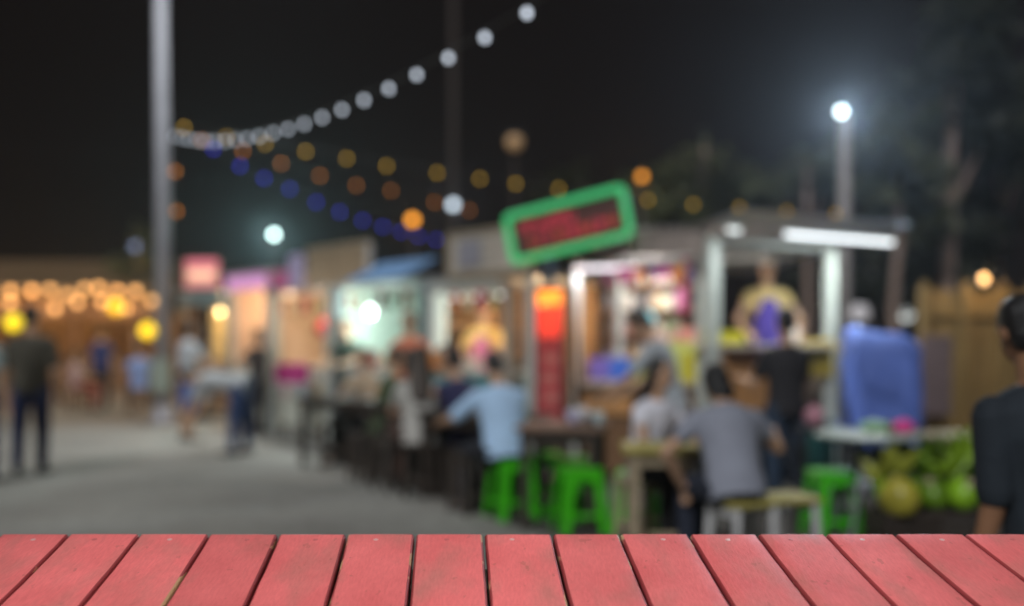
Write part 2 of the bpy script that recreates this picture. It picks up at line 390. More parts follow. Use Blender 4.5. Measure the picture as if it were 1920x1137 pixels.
    if hair == 'tail':
        h.ell(hc-hf*.115*s+hu*.02*s, (.035*s, .035*s, .035*s), HM); h.cone(hc-hf*.13*s, hc-hf*.14*s-hu*.17*s, .03*s, .014*s)
    if hair == 'bun':
        h.ell(hc-hf*.12*s+hu*.05*s, (.045*s, .045*s, .045*s), HM)
    ho = t.mesh('hair', h, hm); remesh(ho, vox*.85, 2)
    if face:
        for sx in (-1, 1):
            t.mesh('eye', MB().ell((0, 0, 0), (.013*s, .006*s, .008*s), HM, 8, 6), M('eye_dark', (.03, .025, .02), .2), smooth=True, loc=hc+hx*(sx*.03*s)+hf*.079*s+hu*.008*s)
            t.mesh('eyebrow', MB().ell((0, 0, 0), (.018*s, .005*s, .004*s), HM, 8, 6), hairm, smooth=True, loc=hc+hx*(sx*.031*s)+hf*.081*s+hu*.03*s)
        t.mesh('mouth', MB().ell((0, 0, 0), (.022*s, .006*s, .007*s), HM, 8, 6), M('lips', (.3, .09, .07), .4), smooth=True, loc=hc+hf*.083*s-hu*.05*s)
    for fn in extras: fn(t, hip, u, f, hc, hu, hf, hx, HM, s)
    return t
def bake():
    dg = bpy.context.evaluated_depsgraph_get(); dg.update()
    for o in BAKE:
        me = bpy.data.meshes.new_from_object(o.evaluated_get(dg)); mats = [m for m in o.data.materials]
        o.modifiers.clear(); o.data = me
        if not me.materials:
            for m in mats: me.materials.append(m)
        me.polygons.foreach_set('use_smooth', [True]*len(me.polygons))
def apron(rgb):
    def fn(t, hip, u, f, hc, hu, hf, hx, HM, s):
        X = V(1, 0, 0); mb = MB(); rr_ = []
        for a, rx, ry in ((-.3, .17, .16), (-.1, .175, .15), (.1, .165, .128), (.25, .15, .135), (.38, .11, .142)):
            c = hip+u*a*s; o_ = [c+X*(rx*s*math.sin(q))+f*(ry*s*math.cos(q)) for q in (-1.2, -.8, -.4, 0, .4, .8, 1.2)]
            rr_.append(o_+[p+f*.006 for p in reversed(o_)])
        mb.rings(rr_); t.mesh('apron', mb, M('apron_%d_%d' % (int(rgb[0]*255), int(rgb[2]*255)), rgb, .8, bump=.4), smooth=True)
    return fn
def cap(rgb):
    def fn(t, hip, u, f, hc, hu, hf, hx, HM, s):
        mb = MB().ell((0, 0, 0), (.095*s, .105*s, .07*s), HM)
        t.mesh('cap', mb, M('cap_%d_%d' % (int(rgb[0]*255), int(rgb[2]*255)), rgb, .8), smooth=True, loc=hc+hu*.085*s-hf*.015*s)
    return fn

down = (((-.2, .05, -1), (-.02, .22, -1)), ((.2, .05, -1), (.02, .22, -1)))
tableL, tableR = ((-.3, .55, -.8), (.35, .9, -.12)), ((.3, .55, -.8), (-.35, .9, -.12))
person('man in dark olive shirt and navy jeans seen from behind on the road', 58, 10.0, 4, 1.68, shirt=srgb(70, 66, 56), trousers=srgb(40, 48, 84), sleeve=.75, build=1.12,
       legL=((-.1, .06, -1), (-.02, -.03, -1)), legR=((.07, -.02, -1), (.02, -.08, -1)), armL=((-.25, .0, -1), (.05, .5, -.8)), armR=((.22, 0, -1), (-.1, .5, -.8)), vox=.013)
person('person in pale grey shirt cut off by the left picture edge', -36, 9.3, -5, 1.6, shirt=srgb(150, 165, 165), trousers=srgb(60, 75, 110), vox=.015)
person('person in navy shirt standing in front of the warm lit pavilion', 190, 19.4, 15, 1.58, shirt=srgb(35, 45, 95), trousers=srgb(25, 25, 35), vox=.018)
person('child in pinkish white shirt seated beside the person in navy', 142, 19.0, -60, 1.45, pose='sit', seat=.4, shirt=srgb(190, 160, 160), trousers=srgb(130, 50, 40), vox=.018, armL=tableL, armR=tableR)
person('person in pale blue shirt seated between navy person and tall lamp post', 262, 18.4, 20, 1.62, pose='sit', shirt=srgb(130, 150, 195), trousers=srgb(30, 28, 35), vox=.018, armL=tableL, armR=tableR)
person('woman in grey top and jeans bending far forward on the road', 452, 11.7, 84, 1.62, pose='bend', lean=84, headlean=70, shirt=srgb(172, 176, 178), trousers=srgb(45, 65, 105), sleeve=.9, hair='short',
       armL=((-.05, .5, -.9), (0, .4, -.9)), armR=((.05, .4, -.9), (0, .55, -.8)), legL=((-.05, .12, -1), (-.02, .04, -1)), legR=((.02, -.06, -1), (0, -.06, -1)), vox=.013)
person('woman in white shirt and blue shorts standing behind the bending woman', 352, 13.3, -50, 1.62, shirt=srgb(190, 195, 200), trousers=srgb(60, 85, 150), shortleg=True, hair='bob', armL=((-.4, .4, -.8), (.2, .9, -.2)), armR=((.3, .5, -.8), (0, .95, -.2)), vox=.014)
person('person with black hair and black top right of the bending woman', 484, 14.4, 60, 1.5, shirt=srgb(38, 36, 40), trousers=srgb(40, 40, 50), hair='bob', armL=tableL, armR=tableR, vox=.015)
person('vendor in dark green top inside the brightly lit white stall', 652, 13.32, 150, 1.62, shirt=srgb(45, 60, 50), trousers=srgb(40, 40, 45), armL=tableL, armR=tableR, face=True, vox=.015)
person('vendor in coral top standing behind the seated diners', 768, 11.3, 150, 1.66, shirt=srgb(200, 115, 85), trousers=srgb(60, 55, 60), hairmat=hairb, face=True, hair='bob', armL=tableL, armR=tableR, vox=.014)
person('vendor in yellow top and pink apron at the white framed stall', 908, 11.7, 165, 1.68, z0=.1, shirt=srgb(235, 190, 110), trousers=srgb(60, 60, 70), face=True, hair='bun', armL=tableL, armR=tableR, extras=(apron(srgb(215, 120, 150)),), vox=.014)
person('vendor in purple top and white cap raised inside the food truck', 1438, 9.75, 178, 1.68, z0=.46, shirt=srgb(205, 180, 120), sleeve=.3, trousers=srgb(60, 50, 45), face=True, skinm=skin, armL=((-.5, .3, -.8), (.25, .8, -.5)), armR=((.5, .3, -.8), (-.25, .8, -.5)), extras=(cap((.75, .75, .72)), apron(srgb(90, 72, 170))), vox=.012)
person('diner in green top seated at the far end of the dark tables', 716, 9.5, -75, 1.6, pose='sit', lean=14, shirt=srgb(62, 75, 48), trousers=srgb(35, 32, 30), armL=tableL, armR=tableR, hairmat=hairb, vox=.013)
person('girl with long brown hair and white top seated from behind', 788, 8.55, 8, 1.6, pose='sit', lean=8, shirt=srgb(178, 176, 170), trousers=srgb(70, 45, 35), hair='long', hairmat=hairb, armL=tableL, armR=tableR, vox=.011)
person('diner in navy sleeveless top leaning bare arms on the table', 872, 8.5, 35, 1.62, pose='sit', lean=18, shirt=srgb(38, 38, 75), sleeve=.06, trousers=srgb(25, 25, 28), hair='short', armL=((-.5, .75, -.3), (.3, .7, .6)), armR=((.35, .6, -.75), (-.5, .8, -.1)), vox=.011)
person('man in light blue shirt seated on a green stool from behind', 948, 7.45, 24, 1.6, pose='sit', lean=18, headlean=28, shirt=srgb(176, 208, 240), sleeve=.85, trousers=srgb(28, 30, 38), armL=((-.55, .5, -.6), (.0, .9, -.15)), armR=tableR, vox=.010, build=1.08)
person('woman in white top with long black hair at the yellow table', 1212, 6.45, -142, 1.47, face=True, pose='sit', lean=13, shirt=srgb(228, 228, 238), sleeve=.3, trousers=srgb(18, 18, 20), hair='long', armL=tableL, armR=((.25, .4, -.85), (-.25, .92, .0)), vox=.009)
person('man in grey shirt standing and looking down behind the yellow table', 1258, 7.5, 66, 1.62, lean=16, headlean=42, shirt=srgb(168, 174, 180), trousers=srgb(40, 42, 48), sleeve=.7, armL=((-.2, .6, -.8), (.1, .8, -.5)), armR=((.2, .5, -.8), (-.1, .85, -.5)), vox=.010)
person('man in grey T-shirt seated on a yellow topped stool from behind', 1380, 5.35, 8, 1.54, pose='sit', seat=.475, lean=26, headlean=44, headturn=-15, shirt=srgb(140, 144, 157), sleeve=.5, trousers=srgb(34, 40, 55), hair='bob',
       armL=((-.75, .0, -.75), (.5, .35, -.8)), armR=((.7, .25, -.7), (.25, .9, .3)), vox=.008, build=1.05)
person('man in black T-shirt and jeans standing at the food truck counter', 1474, 7.7, 14, 1.57, shirt=srgb(34, 38, 40), trousers=srgb(42, 58, 78), sleeve=.65, armL=((-.3, .35, -.9), (.1, .95, .15)), armR=((.2, .3, -.9), (-.2, .9, .1)), vox=.010)
person('young man in black T-shirt cropped by the right picture edge', 1965, 2.95, 12, 1.46, xoff=.10, shirt=srgb(36, 44, 52), trousers=srgb(30, 32, 40), sleeve=.95, lean=5, headlean=10, skinm=skin2, armL=((-.12, -.06, -1), (-.25, .18, -1)), armR=down[1], vox=.007, build=1.12).o.rotation_euler.y = R(-6)

person('diner in dark brown top between green top and long haired girl', 750, 9.15, -70, 1.56, pose='sit', lean=12, shirt=srgb(70, 52, 44), trousers=srgb(30, 28, 28), hair='bob', armL=tableL, armR=tableR, vox=.013)
person('diner in teal top facing us across the dark table', 838, 9.75, 168, 1.6, pose='sit', lean=8, face=True, shirt=srgb(50, 110, 115), trousers=srgb(30, 30, 34), armL=tableL, armR=tableR, vox=.013)
person('diner in pale beige top facing us at the far table end', 690, 11.0, 150, 1.55, pose='sit', lean=10, face=True, shirt=srgb(175, 155, 130), trousers=srgb(40, 38, 40), armL=tableL, armR=tableR, vox=.014)

# ------------------------------------------------------------------ stools and tables
def plastic_stool(label, px, d, rz=0, h=.45, z0=0):
    t = Thing('plastic_stool', label, 'stool', G(px, d, z0+.004), R(rz), 'green plastic stools at the dining tables')
    a, c = .125, .165
    t.box('seat', (0, 0, h-.015), (.27, .27, .03), green, bevel=.009)
    for sx, sy in ((-1, -1), (1, -1), (1, 1), (-1, 1)):
        mb = MB(); rr_ = []
        for k, z in enumerate((0, .1, h*.5, h-.1, h-.03)):
            q = z/h; p = c+(a-c)*q; wd = .055+(.03 if k == 4 else 0)+.012*q
            cx, cy = sx*p, sy*p
            rr_.append([V(cx, cy, z), V(cx-sx*wd, cy, z), V(cx-sx*wd, cy-sy*.006, z), V(cx-sx*.006, cy-sy*.006, z), V(cx-sx*.006, cy-sy*wd, z), V(cx, cy-sy*wd, z)])
        mb.rings(rr_); t.mesh('leg', mb, green)
    for q in range(4):
        t.box('apron', (0, .128 if q == 0 else -.128 if q == 1 else 0, h-.06) if q < 2 else (.128 if q == 2 else -.128, 0, h-.06), (.18, .006, .06) if q < 2 else (.006, .18, .06), green, bevel=.002)
    for q in range(4):
        p = .15
        t.box('stretcher', (0, p*(1 if q == 0 else -1), .13) if q < 2 else (p*(1 if q == 2 else -1), 0, .13), (.2, .006, .03) if q < 2 else (.006, .2, .03), green, bevel=.002)
plastic_stool('green plastic stool under the man in light blue shirt', 960, 7.5, 24)
plastic_stool('green plastic stool pushed half under the brown table, second from left', 1022, 7.75, 10)
plastic_stool('green plastic stool standing clear in front of the brown table with cups', 1086, 6.95, 12)
plastic_stool('green plastic stool behind the legs of the woman in white', 1193, 6.95, -12, .42)
plastic_stool('green plastic stool standing alone at the right under the round table', 1560, 6.75, 6)
plastic_stool('green plastic stool in deep shade beneath the brown table with cups', 1082, 7.5, 40)

def wood_stool(label, px, d, rz, h, topm, legm, group, sz=.3):
    t = Thing('wooden_stool', label, 'stool', G(px, d, .004), R(rz), group)
    t.box('seat', (0, 0, h-.015), (sz, sz, .03), topm, bevel=.008)
    for sx in (-1, 1):
        for sy in (-1, 1):
            t.mesh('leg', MB().tube([V(sx*sz*.46, sy*sz*.46, 0), V(sx*sz*.4, sy*sz*.4, h-.03)], [.026, .026], 4), legm)
    for s_ in (-1, 1):
        t.box('stretcher', (0, s_*sz*.435, .14), (sz*.82, .022, .035), legm); t.box('rail', (s_*sz*.4, 0, h-.06), (.02, sz*.74, .05), legm)
    return t
whleg = M('white_leg', (.5, .5, .5), .5)
wood_stool('yellow topped stool with white legs under the man in grey T-shirt', 1392, 5.38, 24, .475, yellowtop, whleg, 'yellow topped stools with white legs')
wood_stool('empty yellow topped stool with white legs right of the grey T-shirt man', 1472, 5.45, 12, .485, yellowtop, whleg, 'yellow topped stools with white legs')
wood_stool('pale wooden stool under the woman in white top', 1212, 6.47, -52, .45, palewood, palewood, 'pale wooden stools')
DS = 'dark wooden stools along the dark tables'
wood_stool('dark wooden stool under the girl with long brown hair', 788, 8.55, 8, .45, dkwood, dkwood, DS)
wood_stool('dark wooden stool under the diner in navy sleeveless top', 872, 8.5, 30, .45, dkwood, dkwood, DS)
wood_stool('dark wooden stool under the diner in green top', 716, 9.5, 10, .45, dkwood, dkwood, DS)
wood_stool('empty dark wooden stool nearest the road at the row far end', 628, 10.6, 12, .45, dkwood, dkwood, DS)
wood_stool('empty dark wooden stool before the diner in green top', 690, 9.5, 25, .45, dkwood, dkwood, DS)
wood_stool('empty dark wooden stool beside the long haired girl', 738, 8.9, 35, .45, dkwood, dkwood, DS)
wood_stool('empty dark wooden stool left of the light blue shirt man', 888, 7.75, 30, .45, dkwood, dkwood, DS)
wood_stool('dark wooden stool under the diner in dark brown top', 750, 9.15, 8, .45, dkwood, dkwood, DS)
wood_stool('dark wooden stool under the diner in teal top', 838, 9.75, 8, .45, dkwood, dkwood, DS)
wood_stool('dark wooden stool under the diner in pale beige top', 690, 11.0, 8, .45, dkwood, dkwood, DS)
wood_stool('small stool under the child in pinkish white shirt', 142, 19.0, 0, .4, brwood, brwood, 'small far stools')
wood_stool('small stool under the person in pale blue shirt', 262, 18.4, 0, .45, brwood, brwood, 'small far stools')

def dining_table(label, px, d, rz, L_, W_, h, topm, legm, group=None, th=.035):
    t = Thing('dining_table', label, 'table', G(px, d, .004), R(rz), group)
    n = 4
    for k in range(n):
        t.box('plank', (0, -W_/2+W_*(k+.5)/n, h-th/2), (L_, W_/n-.004, th), topm)
    for s_ in (-1, 1):
        t.box('apron', (0, s_*(W_/2-.06), h-th-.04), (L_-.16, .025, .08), legm)
        for q in (-1, 1): t.box('leg', (q*(L_/2-.07), s_*(W_/2-.06), (h-th)/2), (.06, .06, h-th), legm)
    t.box('foot_rail', (0, 0, .18), (L_-.2, .05, .04), legm)
    return t
ROW = -50.3
dining_table('dark wooden table at the far end of the dining row', 668, 10.2, ROW, 1.5, .6, .74, dkwood, dkwood, 'dark wooden dining tables')
dining_table('dark wooden table before the long haired girl', 805, 9.15, ROW, 1.3, .6, .74, dkwood, dkwood, 'dark wooden dining tables')
dining_table('dark wooden table left of the light blue shirt man', 905, 8.2, ROW, 1.1, .6, .74, dkwood, dkwood, 'dark wooden dining tables')
dining_table('brown wooden table with white cups behind green stools', 1058, 7.2, -12, .62, .6, .73, wood('mid_wood', (.22, .14, .10)), dkwood)
dining_table('small yellow topped table between woman in white and grey T-shirt man', 1236, 5.85, -4, .44, .42, .72, yellowtop, palewood)
dining_table('small pale brown table beside the wooden board wall', 1800, 7.6, 6, .5, .5, .62, palewood, dkwood)

def cup(label, p, rgb, r=.035, h=.09, group='cups on the brown table', name='cup'):
    t = Thing(name, label, 'cup', p, 0, group)
    t.lathe('body', [(r*.72, 0), (r, h), (r*.92, h), (r*.66, .006)], (0, 0, 0), M('cup_%d_%d_%d' % tuple(int(c*99) for c in rgb), rgb, .35, bump=0))
    t.lathe('rim', [(r*.94, -.003), (r*1.04, 0), (r*1.04, .004), (r*.94, .004)], (0, 0, h), M('cup_rim', (.7, .7, .68), .4))
    return t
tz = .736
cup('white cup at the back of the brown table', G(1092, 7.25, tz), (.7, .7, .72), .045, .11)
cup('pale lilac cup left of the white cup', G(1074, 7.1, tz), (.5, .48, .7), .045, .1)
cup('pale cyan cup at the right end of brown table', G(1122, 7.05, tz), (.5, .65, .68), .04, .09)
cup('dark cup between pale cups on brown table', G(1108, 7.05, tz), (.08, .07, .07), .035, .08)

# round table with things on it
t = Thing('round_table', 'round pale green table behind the lone green stool', 'table', G(1628, 6.6, .004))
pg = M('pale_green_top', (.42, .5, .44), .3, bump=0)
t.lathe('top', [(.32, 0), (.34, .006), (.345, .015), (.34, .026), (.33, .03)], (0, 0, .69), pg, n=40)
for k in range(4):
    a = R(45+90*k); t.tube('leg', [(.06*math.cos(a), .06*math.sin(a), .69), (.12*math.cos(a), .12*math.sin(a), .4), (.26*math.cos(a), .26*math.sin(a), .0)], .014, galv)
t.lathe('ring', [(.125, -.008), (.137, 0), (.125, .008), (.115, 0)], (0, 0, .38), galv)
TT = .724
def bag(name, label, cat, p, r, rgb, seed):
    rnd = random.Random(seed); mb = MB(); rings = []
    for i in range(9):
        q = i/8; rad = (math.sin(math.pi*min(1, q*.9+.12))**.7)*(1 if q < .8 else .7)
        rings.append([V(r[0]*rad*(1+.12*math.sin(5*a+seed)+rnd.uniform(-.06, .06))*math.cos(a), r[1]*rad*(1+rnd.uniform(-.08, .08))*math.sin(a), r[2]*q) for a in [6.28318*k/16 for k in range(16)]])
    mb.rings(rings); o = link(name, mb.me(name, M('bag_%d' % seed, rgb, .4, bump=.6, scale=20), smooth=True), None, p)
    return tag(o, label, cat)
bag('plastic_bag', 'crumpled pale green bag lying on the round table', 'bag', G(1640, 6.6, TT), (.11, .09, .09), srgb(150, 190, 150), 3)
bag('plastic_bag', 'bright pink bag at the right rim of round table', 'bag', G(1694, 6.55, TT), (.07, .06, .1), srgb(230, 70, 150), 4)
bag('plastic_bag', 'small dark red bag between green and pink bags', 'bag', G(1668, 6.62, TT), (.055, .05, .08), srgb(90, 45, 50), 5)
bag('plastic_bag', 'pink bag hanging beside the black T-shirt man', 'bag', P(1528, 800, 7.3), (.075, .06, .17), srgb(185, 130, 145), 6)
t = Thing('side_stand', 'dark low stand carrying the pink bag near the food truck', 'stand', G(1532, 7.35, .004))
zz = P(1528, 800, 7.3).z-.004
t.box('top', (0, 0, zz-.02), (.32, .3, .03), dark)
for sx in (-1, 1):
    for sy in (-1, 1): t.box('leg', (sx*.13, sy*.12, (zz-.035)/2), (.03, .03, zz-.035), dark)
t.box('shelf', (0, 0, .25), (.28, .26, .02), dark)

# crates of green coconuts
def crate(label, px, d, rz, sz):
    t = Thing('crate', label, 'crate', G(px, d, .004), R(rz), 'crates of coconuts')
    sx, sy, h = sz
    t.box('bottom', (0, 0, .02), (sx-.03, sy-.03, .02), dkwood)
    for k in range(3):
        z = .06+k*(h-.06)/3+.02
        for s_ in (-1, 1):
            t.box('slat', (0, s_*sy/2, z), (sx, .014, (h-.06)/3-.02), dkwood); t.box('slat', (s_*sx/2, 0, z), (.014, sy-.03, (h-.06)/3-.02), dkwood)
    for s_ in (-1, 1):
        for q in (-1, 1): t.box('corner_post', (s_*(sx/2-.025), q*(sy/2-.025), h/2), (.03, .03, h), dkwood)
crate('dark slatted crate holding yellowish coconuts', 1690, 6.25, 5, (.36, .36, .3))
crate('dark slatted crate piled high with bright green coconuts', 1785, 6.35, -6, (.42, .4, .3))
def coconut(label, p, r, rgb, seed):
    rnd = random.Random(seed); mb = MB(); n = 14
    prof = [(.15, -.98), (.55, -.82), (.88, -.45), (1, 0), (.93, .4), (.68, .75), (.34, .98), (.12, 1.06)]
    mb.rings([[V(r*q*(1+.07*math.cos(3*a))*math.cos(a), r*q*(1+.07*math.cos(3*a))*math.sin(a), r*z) for a in [6.28318*k/n for k in range(n)]] for q, z in prof])
    t = Thing('coconut', label, 'coconut', p, 0, 'green coconuts in the crates')
    rot = (rnd.uniform(-.8, .8), rnd.uniform(-.8, .8), rnd.uniform(0, 6))
    h = t.mesh('husk', mb, M('husk_%d' % int(rgb[0]*100), rgb, .4, var=.3, scale=9), smooth=True, rot=rot)
    t.mesh('stem', MB().lathe([(.03, -.01), (.034, .008), (.02, .016), (.008, .03)], n=10), palewood, h, smooth=True, loc=(0, 0, r*1.03))
yel, lim, mid = srgb(170, 160, 60), srgb(130, 175, 35), srgb(95, 130, 25)
cc = [('large yellowish coconut at the front of the left crate', 1688, 6.1, .37, .125, yel), ('green coconut at the left back of the left crate', 1668, 6.33, .36, .09, lim), ('olive coconut at the right back of left crate', 1712, 6.36, .36, .09, mid),
      ('green coconut low at the front left of right crate', 1752, 6.22, .36, .1, mid), ('bright green coconut low at the front right of right crate', 1806, 6.22, .37, .11, lim),
      ('olive coconut at the back left of right crate', 1758, 6.45, .38, .1, mid), ('green coconut at the back right of right crate', 1812, 6.47, .38, .1, lim)]
for k, (lb, px, d, z, r, c) in enumerate(cc): coconut(lb, G(px, d, z), r, c, k)

LEAF = {}
def leaf_bundle(label, p, n, spread, h, rgb, seed, ls=.8):
    rnd = random.Random(seed); t = Thing('leaf_bundle', label, 'plant', p, 0, 'bundles of yellow green leaves')
    m = M('leaf_%d' % int(rgb[0]*200), rgb, .45, var=.35, scale=6, bump=.1)
    if m.name not in LEAF:
        mb = MB(); rows = []
        for q, w_ in ((0, .006), (.15, .018), (.4, .034), (.65, .03), (.88, .015), (1, .002)):
            z = .28*q; y = -.10*q*q; rows.append([V(-w_, y-.008, z), V(0, y, z), V(w_, y-.008, z), V(w_, y-.0095, z), V(0, y-.0015, z), V(-w_, y-.0095, z)])
        mb.rings(rows); LEAF[m.name] = mb.me('leaf', m, smooth=True)
    t.tube('stalk', [(0, 0, 0), (.01, 0, h*.6)], .02, m)
    for k in range(n):
        a = rnd.uniform(0, 6.28); tl_ = rnd.uniform(.1, 1.0); rr_ = spread*rnd.random()**.5
        o = link('leaf', LEAF[m.name], t.o, (rr_*.5*math.cos(a), rr_*.5*math.sin(a), h*rnd.uniform(.1, .75)), (tl_*math.cos(a+1.57+math.pi)*1.0, tl_*math.sin(a+1.57+math.pi)*1.0, rnd.uniform(0, 6.28)))
        sc_ = rnd.uniform(.75, 1.25)*ls; o.scale = (sc_*1.25, sc_, sc_)
leaf_bundle('big yellow green leaf bundle standing on the right crate', G(1792, 6.32, .40), 46, .2, .22, srgb(140, 175, 40), 1)
leaf_bundle('darker green leaf bundle left of the bright one', G(1745, 6.42, .38), 40, .18, .2, srgb(105, 140, 30), 2)
leaf_bundle('small pale leaf bundle behind the big yellowish coconut', G(1672, 6.4, .3), 26, .14, .2, srgb(160, 165, 60), 3)
# ------------------------------------------------------------------ stalls
def corrug(w_, dep, amp=.012, pitch=.09):
    mb = MB(); n = max(8, int(w_/pitch*6)); rows = []
    for y in (0, dep):
        rows.append([V(w_*k/n, y, amp*math.sin(2*math.pi*(w_*k/n)/pitch)) for k in range(n+1)])
    v = rows[0]+rows[1]; vs = v+[p-V(0, 0, .004) for p in v]; N = 2*(n+1); fs = []
    for k in range(n): fs += [(k, k+1, k+n+2, k+n+1), (N+k+n+1, N+k+n+2, N+k+1, N+k), (k, N+k, N+k+1, k+1), (k+n+1, k+n+2, N+k+n+2, N+k+n+1)]
    fs += [(0, n+1, N+n+1, N), (n, N+n, N+2*n+1, 2*n+1)]
    return mb.add(vs, fs)
A0, B0 = V(1.70, 8.5, 0), V(-4.54, 16.0, 0)
LW = (B0-A0).length
def line_t(px):
    k = (px-960)/F; return (1.70-8.5*k)/(6.24+7.5*k)
def stall(name, label, cat, pxl, pxr, ends=None):
    pl = A0+(B0-A0)*line_t(pxl); pr = A0+(B0-A0)*line_t(pxr)
    if ends: pl, pr = ends
    u = (pr-pl).normalized(); rz = math.atan2(u.y, u.x); w_ = (pr-pl).length-.06
    t = Thing(name, label, cat, pl+u*.03+V(0, 0, .004), rz); t.w = w_
    t.at = lambda px: (((px-960)/F*pl.y-pl.x)/(u.x-(px-960)/F*u.y)-.03)
    return t
def posts(t, h, dep, m, sz=.07, back=True):
    for x in (sz/2, t.w-sz/2):
        t.box('post', (x, sz/2, h/2), (sz, sz, h), m)
        if back: t.box('post', (x, dep-sz/2, h/2), (sz, sz, h), m)
def boards(t, name, x0, x1, y, z0, z1, n, m, horiz=True, th=.018, parent=None):
    for k in range(n):
        if horiz: t.box(name, ((x0+x1)/2, y+(k % 2)*.002, z0+(z1-z0)*(k+.5)/n), (x1-x0, th, (z1-z0)/n-.004), m, parent=parent)
        else: t.box(name, (x0+(x1-x0)*(k+.5)/n, y+(k % 2)*.002, (z0+z1)/2), ((x1-x0)/n-.004, th, z1-z0), m, parent=parent)
def tube_lamp(t, x0, x1, y, z, m=None, w_=40, rgb=(.9, .97, 1)):
    h = t.box('tube_lamp', ((x0+x1)/2, y, z), (x1-x0, .06, .03), white)
    h2 = t.mesh('tube', MB().tube([V(x0+.03, y, z-.03), V(x1-.03, y, z-.03)], .018, 10), m or glow_white, smooth=True)
    d = bpy.data.lights.new('lamp_light', 'AREA'); d.shape = 'RECTANGLE'; d.size = x1-x0; d.size_y = .05; d.energy = w_; d.color = rgb
    o = bpy.data.objects.new('lamp_light', d); COL.objects.link(o); o.parent = t.o; o.location = ((x0+x1)/2, y, z-.06)
def bulb_lamp(t, p, r, m, watts, rgb, drop=.3):
    t.tube('lamp_cord', [(p[0], p[1], p[2]+drop), (p[0], p[1], p[2]+r+.04)], .006, black)
    t.lathe('lamp_socket', [(.018, 0), (.022, .02), (.014, .06)], (p[0], p[1], p[2]+r*.85), black)
    t.ell('bulb', p, (r, r, r*1.25), m)
    t.light((p[0], p[1], p[2]-r*1.25-.06), watts, rgb, .04)

def cards(t, xs, y, z, cols):
    for k_, x in enumerate(xs):
        t.box('menu_card', (x, y, z-.02*(k_ % 2)), (.13+.03*(k_ % 3), .008, .18+.04*((k_+1) % 2)), M('card_%d_%d_%d' % tuple(int(c*99) for c in cols[k_ % len(cols)]), cols[k_ % len(cols)], .6))
peach = M('peach_wall', (.62, .42, .28), .7); pink = M('pink_sign', (.62, .30, .58), .6); mag = M('magenta_sign', (.5, .10, .24), .6)
lilac = M('lilac_panel', (.42, .36, .55), .6); tan_ = M('tan_board', (.33, .24, .145), .8, var=.25, scale=5); cream = M('cream_wall', (.6, .6, .5), .7)
greyt = M('grey_tan_board', (.45, .41, .35), .8, var=.2, scale=4); blue = M('blue_awning', (.08, .18, .34), .7); mint = M('mint_wall', (.60, .70, .62), .6)

# far booth with a pink fascia
t = stall('food_booth', 'narrow booth with pink fascia and peach interior next to the white post', 'booth', 428, 503)
t.box('roof', (t.w/2, .75, 2.38), (t.w+.1, 1.7, .05), tin); posts(t, 2.33, 1.5, white)
t.box('back_wall', (t.w/2, 1.45, 1.2), (t.w-.16, .04, 2.3), peach); t.box('side_wall', (.05, .75, 1.2), (.03, 1.34, 2.3), peach)
t.box('fascia', (t.w/2, -.03, 2.25), (t.w, .04, .24), E('pink_lightbox', (.62, .28, .55), .55))
t.box('counter_top', (t.w/2, .3, .95), (t.w-.16, .5, .04), white); boards(t, 'counter_board', .08, t.w-.08, .1, .1, .92, 5, cream)
t.box('shelf', (t.w/2, 1.3, 1.6), (t.w-.3, .25, .03), brwood)
bulb_lamp(t, (t.w*.5, .7, 2.0), .05, E('glow_warm', (1, .72, .42), 4), 26, (1, .74, .48))
cards(t, [t.w*q for q in (.3, .55, .78)], .08, .6, [srgb(220, 150, 190), srgb(235, 190, 140)])
# booth with the tan roof board
t = stall('food_booth', 'booth with peach interior under a big tan roof board', 'booth', 506, 618)
t.box('roof', (t.w/2, .8, 2.06), (t.w+.05, 1.8, .05), tin); posts(t, 2.03, 1.6, white, .11)
t.box('back_wall', (t.w/2, 1.55, 1.05), (t.w-.16, .04, 1.95), peach)
t.box('side_wall', (.03, .85, 1.05), (.03, 1.36, 1.9), peach); t.box('fascia', (t.at(530), -.03, 2.22), (t.at(547)-t.at(512), .04, .26), mag); t.box('fascia', (t.at(562), -.05, 2.3), (t.at(574)-t.at(549), .04, .5), lilac)
t.box('counter_top', (t.w/2, .3, .93), (t.w-.22, .55, .04), white); boards(t, 'counter_board', .12, t.w-.12, .08, .1, .9, 5, cream)
t.box('menu_board', (t.at(590), 1.5, 1.55), (.5, .03, .6), M('orange_menu', (.6, .3, .12), .7))
bulb_lamp(t, (t.at(598), .25, 1.88), .04, E('glow_warm2', (1, .82, .62), 7), 30, (1, .78, .55), .12)
cards(t, [t.w*q for q in (.25, .4, .62, .8)], .0, 1.82, [srgb(225, 120, 70), srgb(235, 215, 170), srgb(190, 70, 80), srgb(120, 150, 90)])
cards(t, [t.w*q for q in (.2, .5, .75)], .065, .62, [srgb(200, 150, 160), srgb(150, 165, 190), srgb(225, 200, 130)])
t = stall('roof_sign', 'big tan wooden board with pale edges standing on booth roofs', 'sign', 572, 692)
n = 6
t.o.location.z = 2.1
t.box('frame', (t.w/2, .03, .5), (t.w, .05, .05), palewood); t.box('frame', (t.w/2, .03, .02), (t.w, .05, .05), palewood)
t.box('frame', (.02, .03, .26), (.05, .052, .44), palewood); t.box('frame', (t.w-.02, .03, .26), (.09, .052, .44), M('pale_edge', (.5, .46, .42), .7))
boards(t, 'board', .05, t.w-.07, .03, .05, .475, n, tan_)
for x in (.3, t.w-.3): t.box('strut', (x, .3, .2), (.04, .6, .04), dkwood, (R(-30), 0, 0))
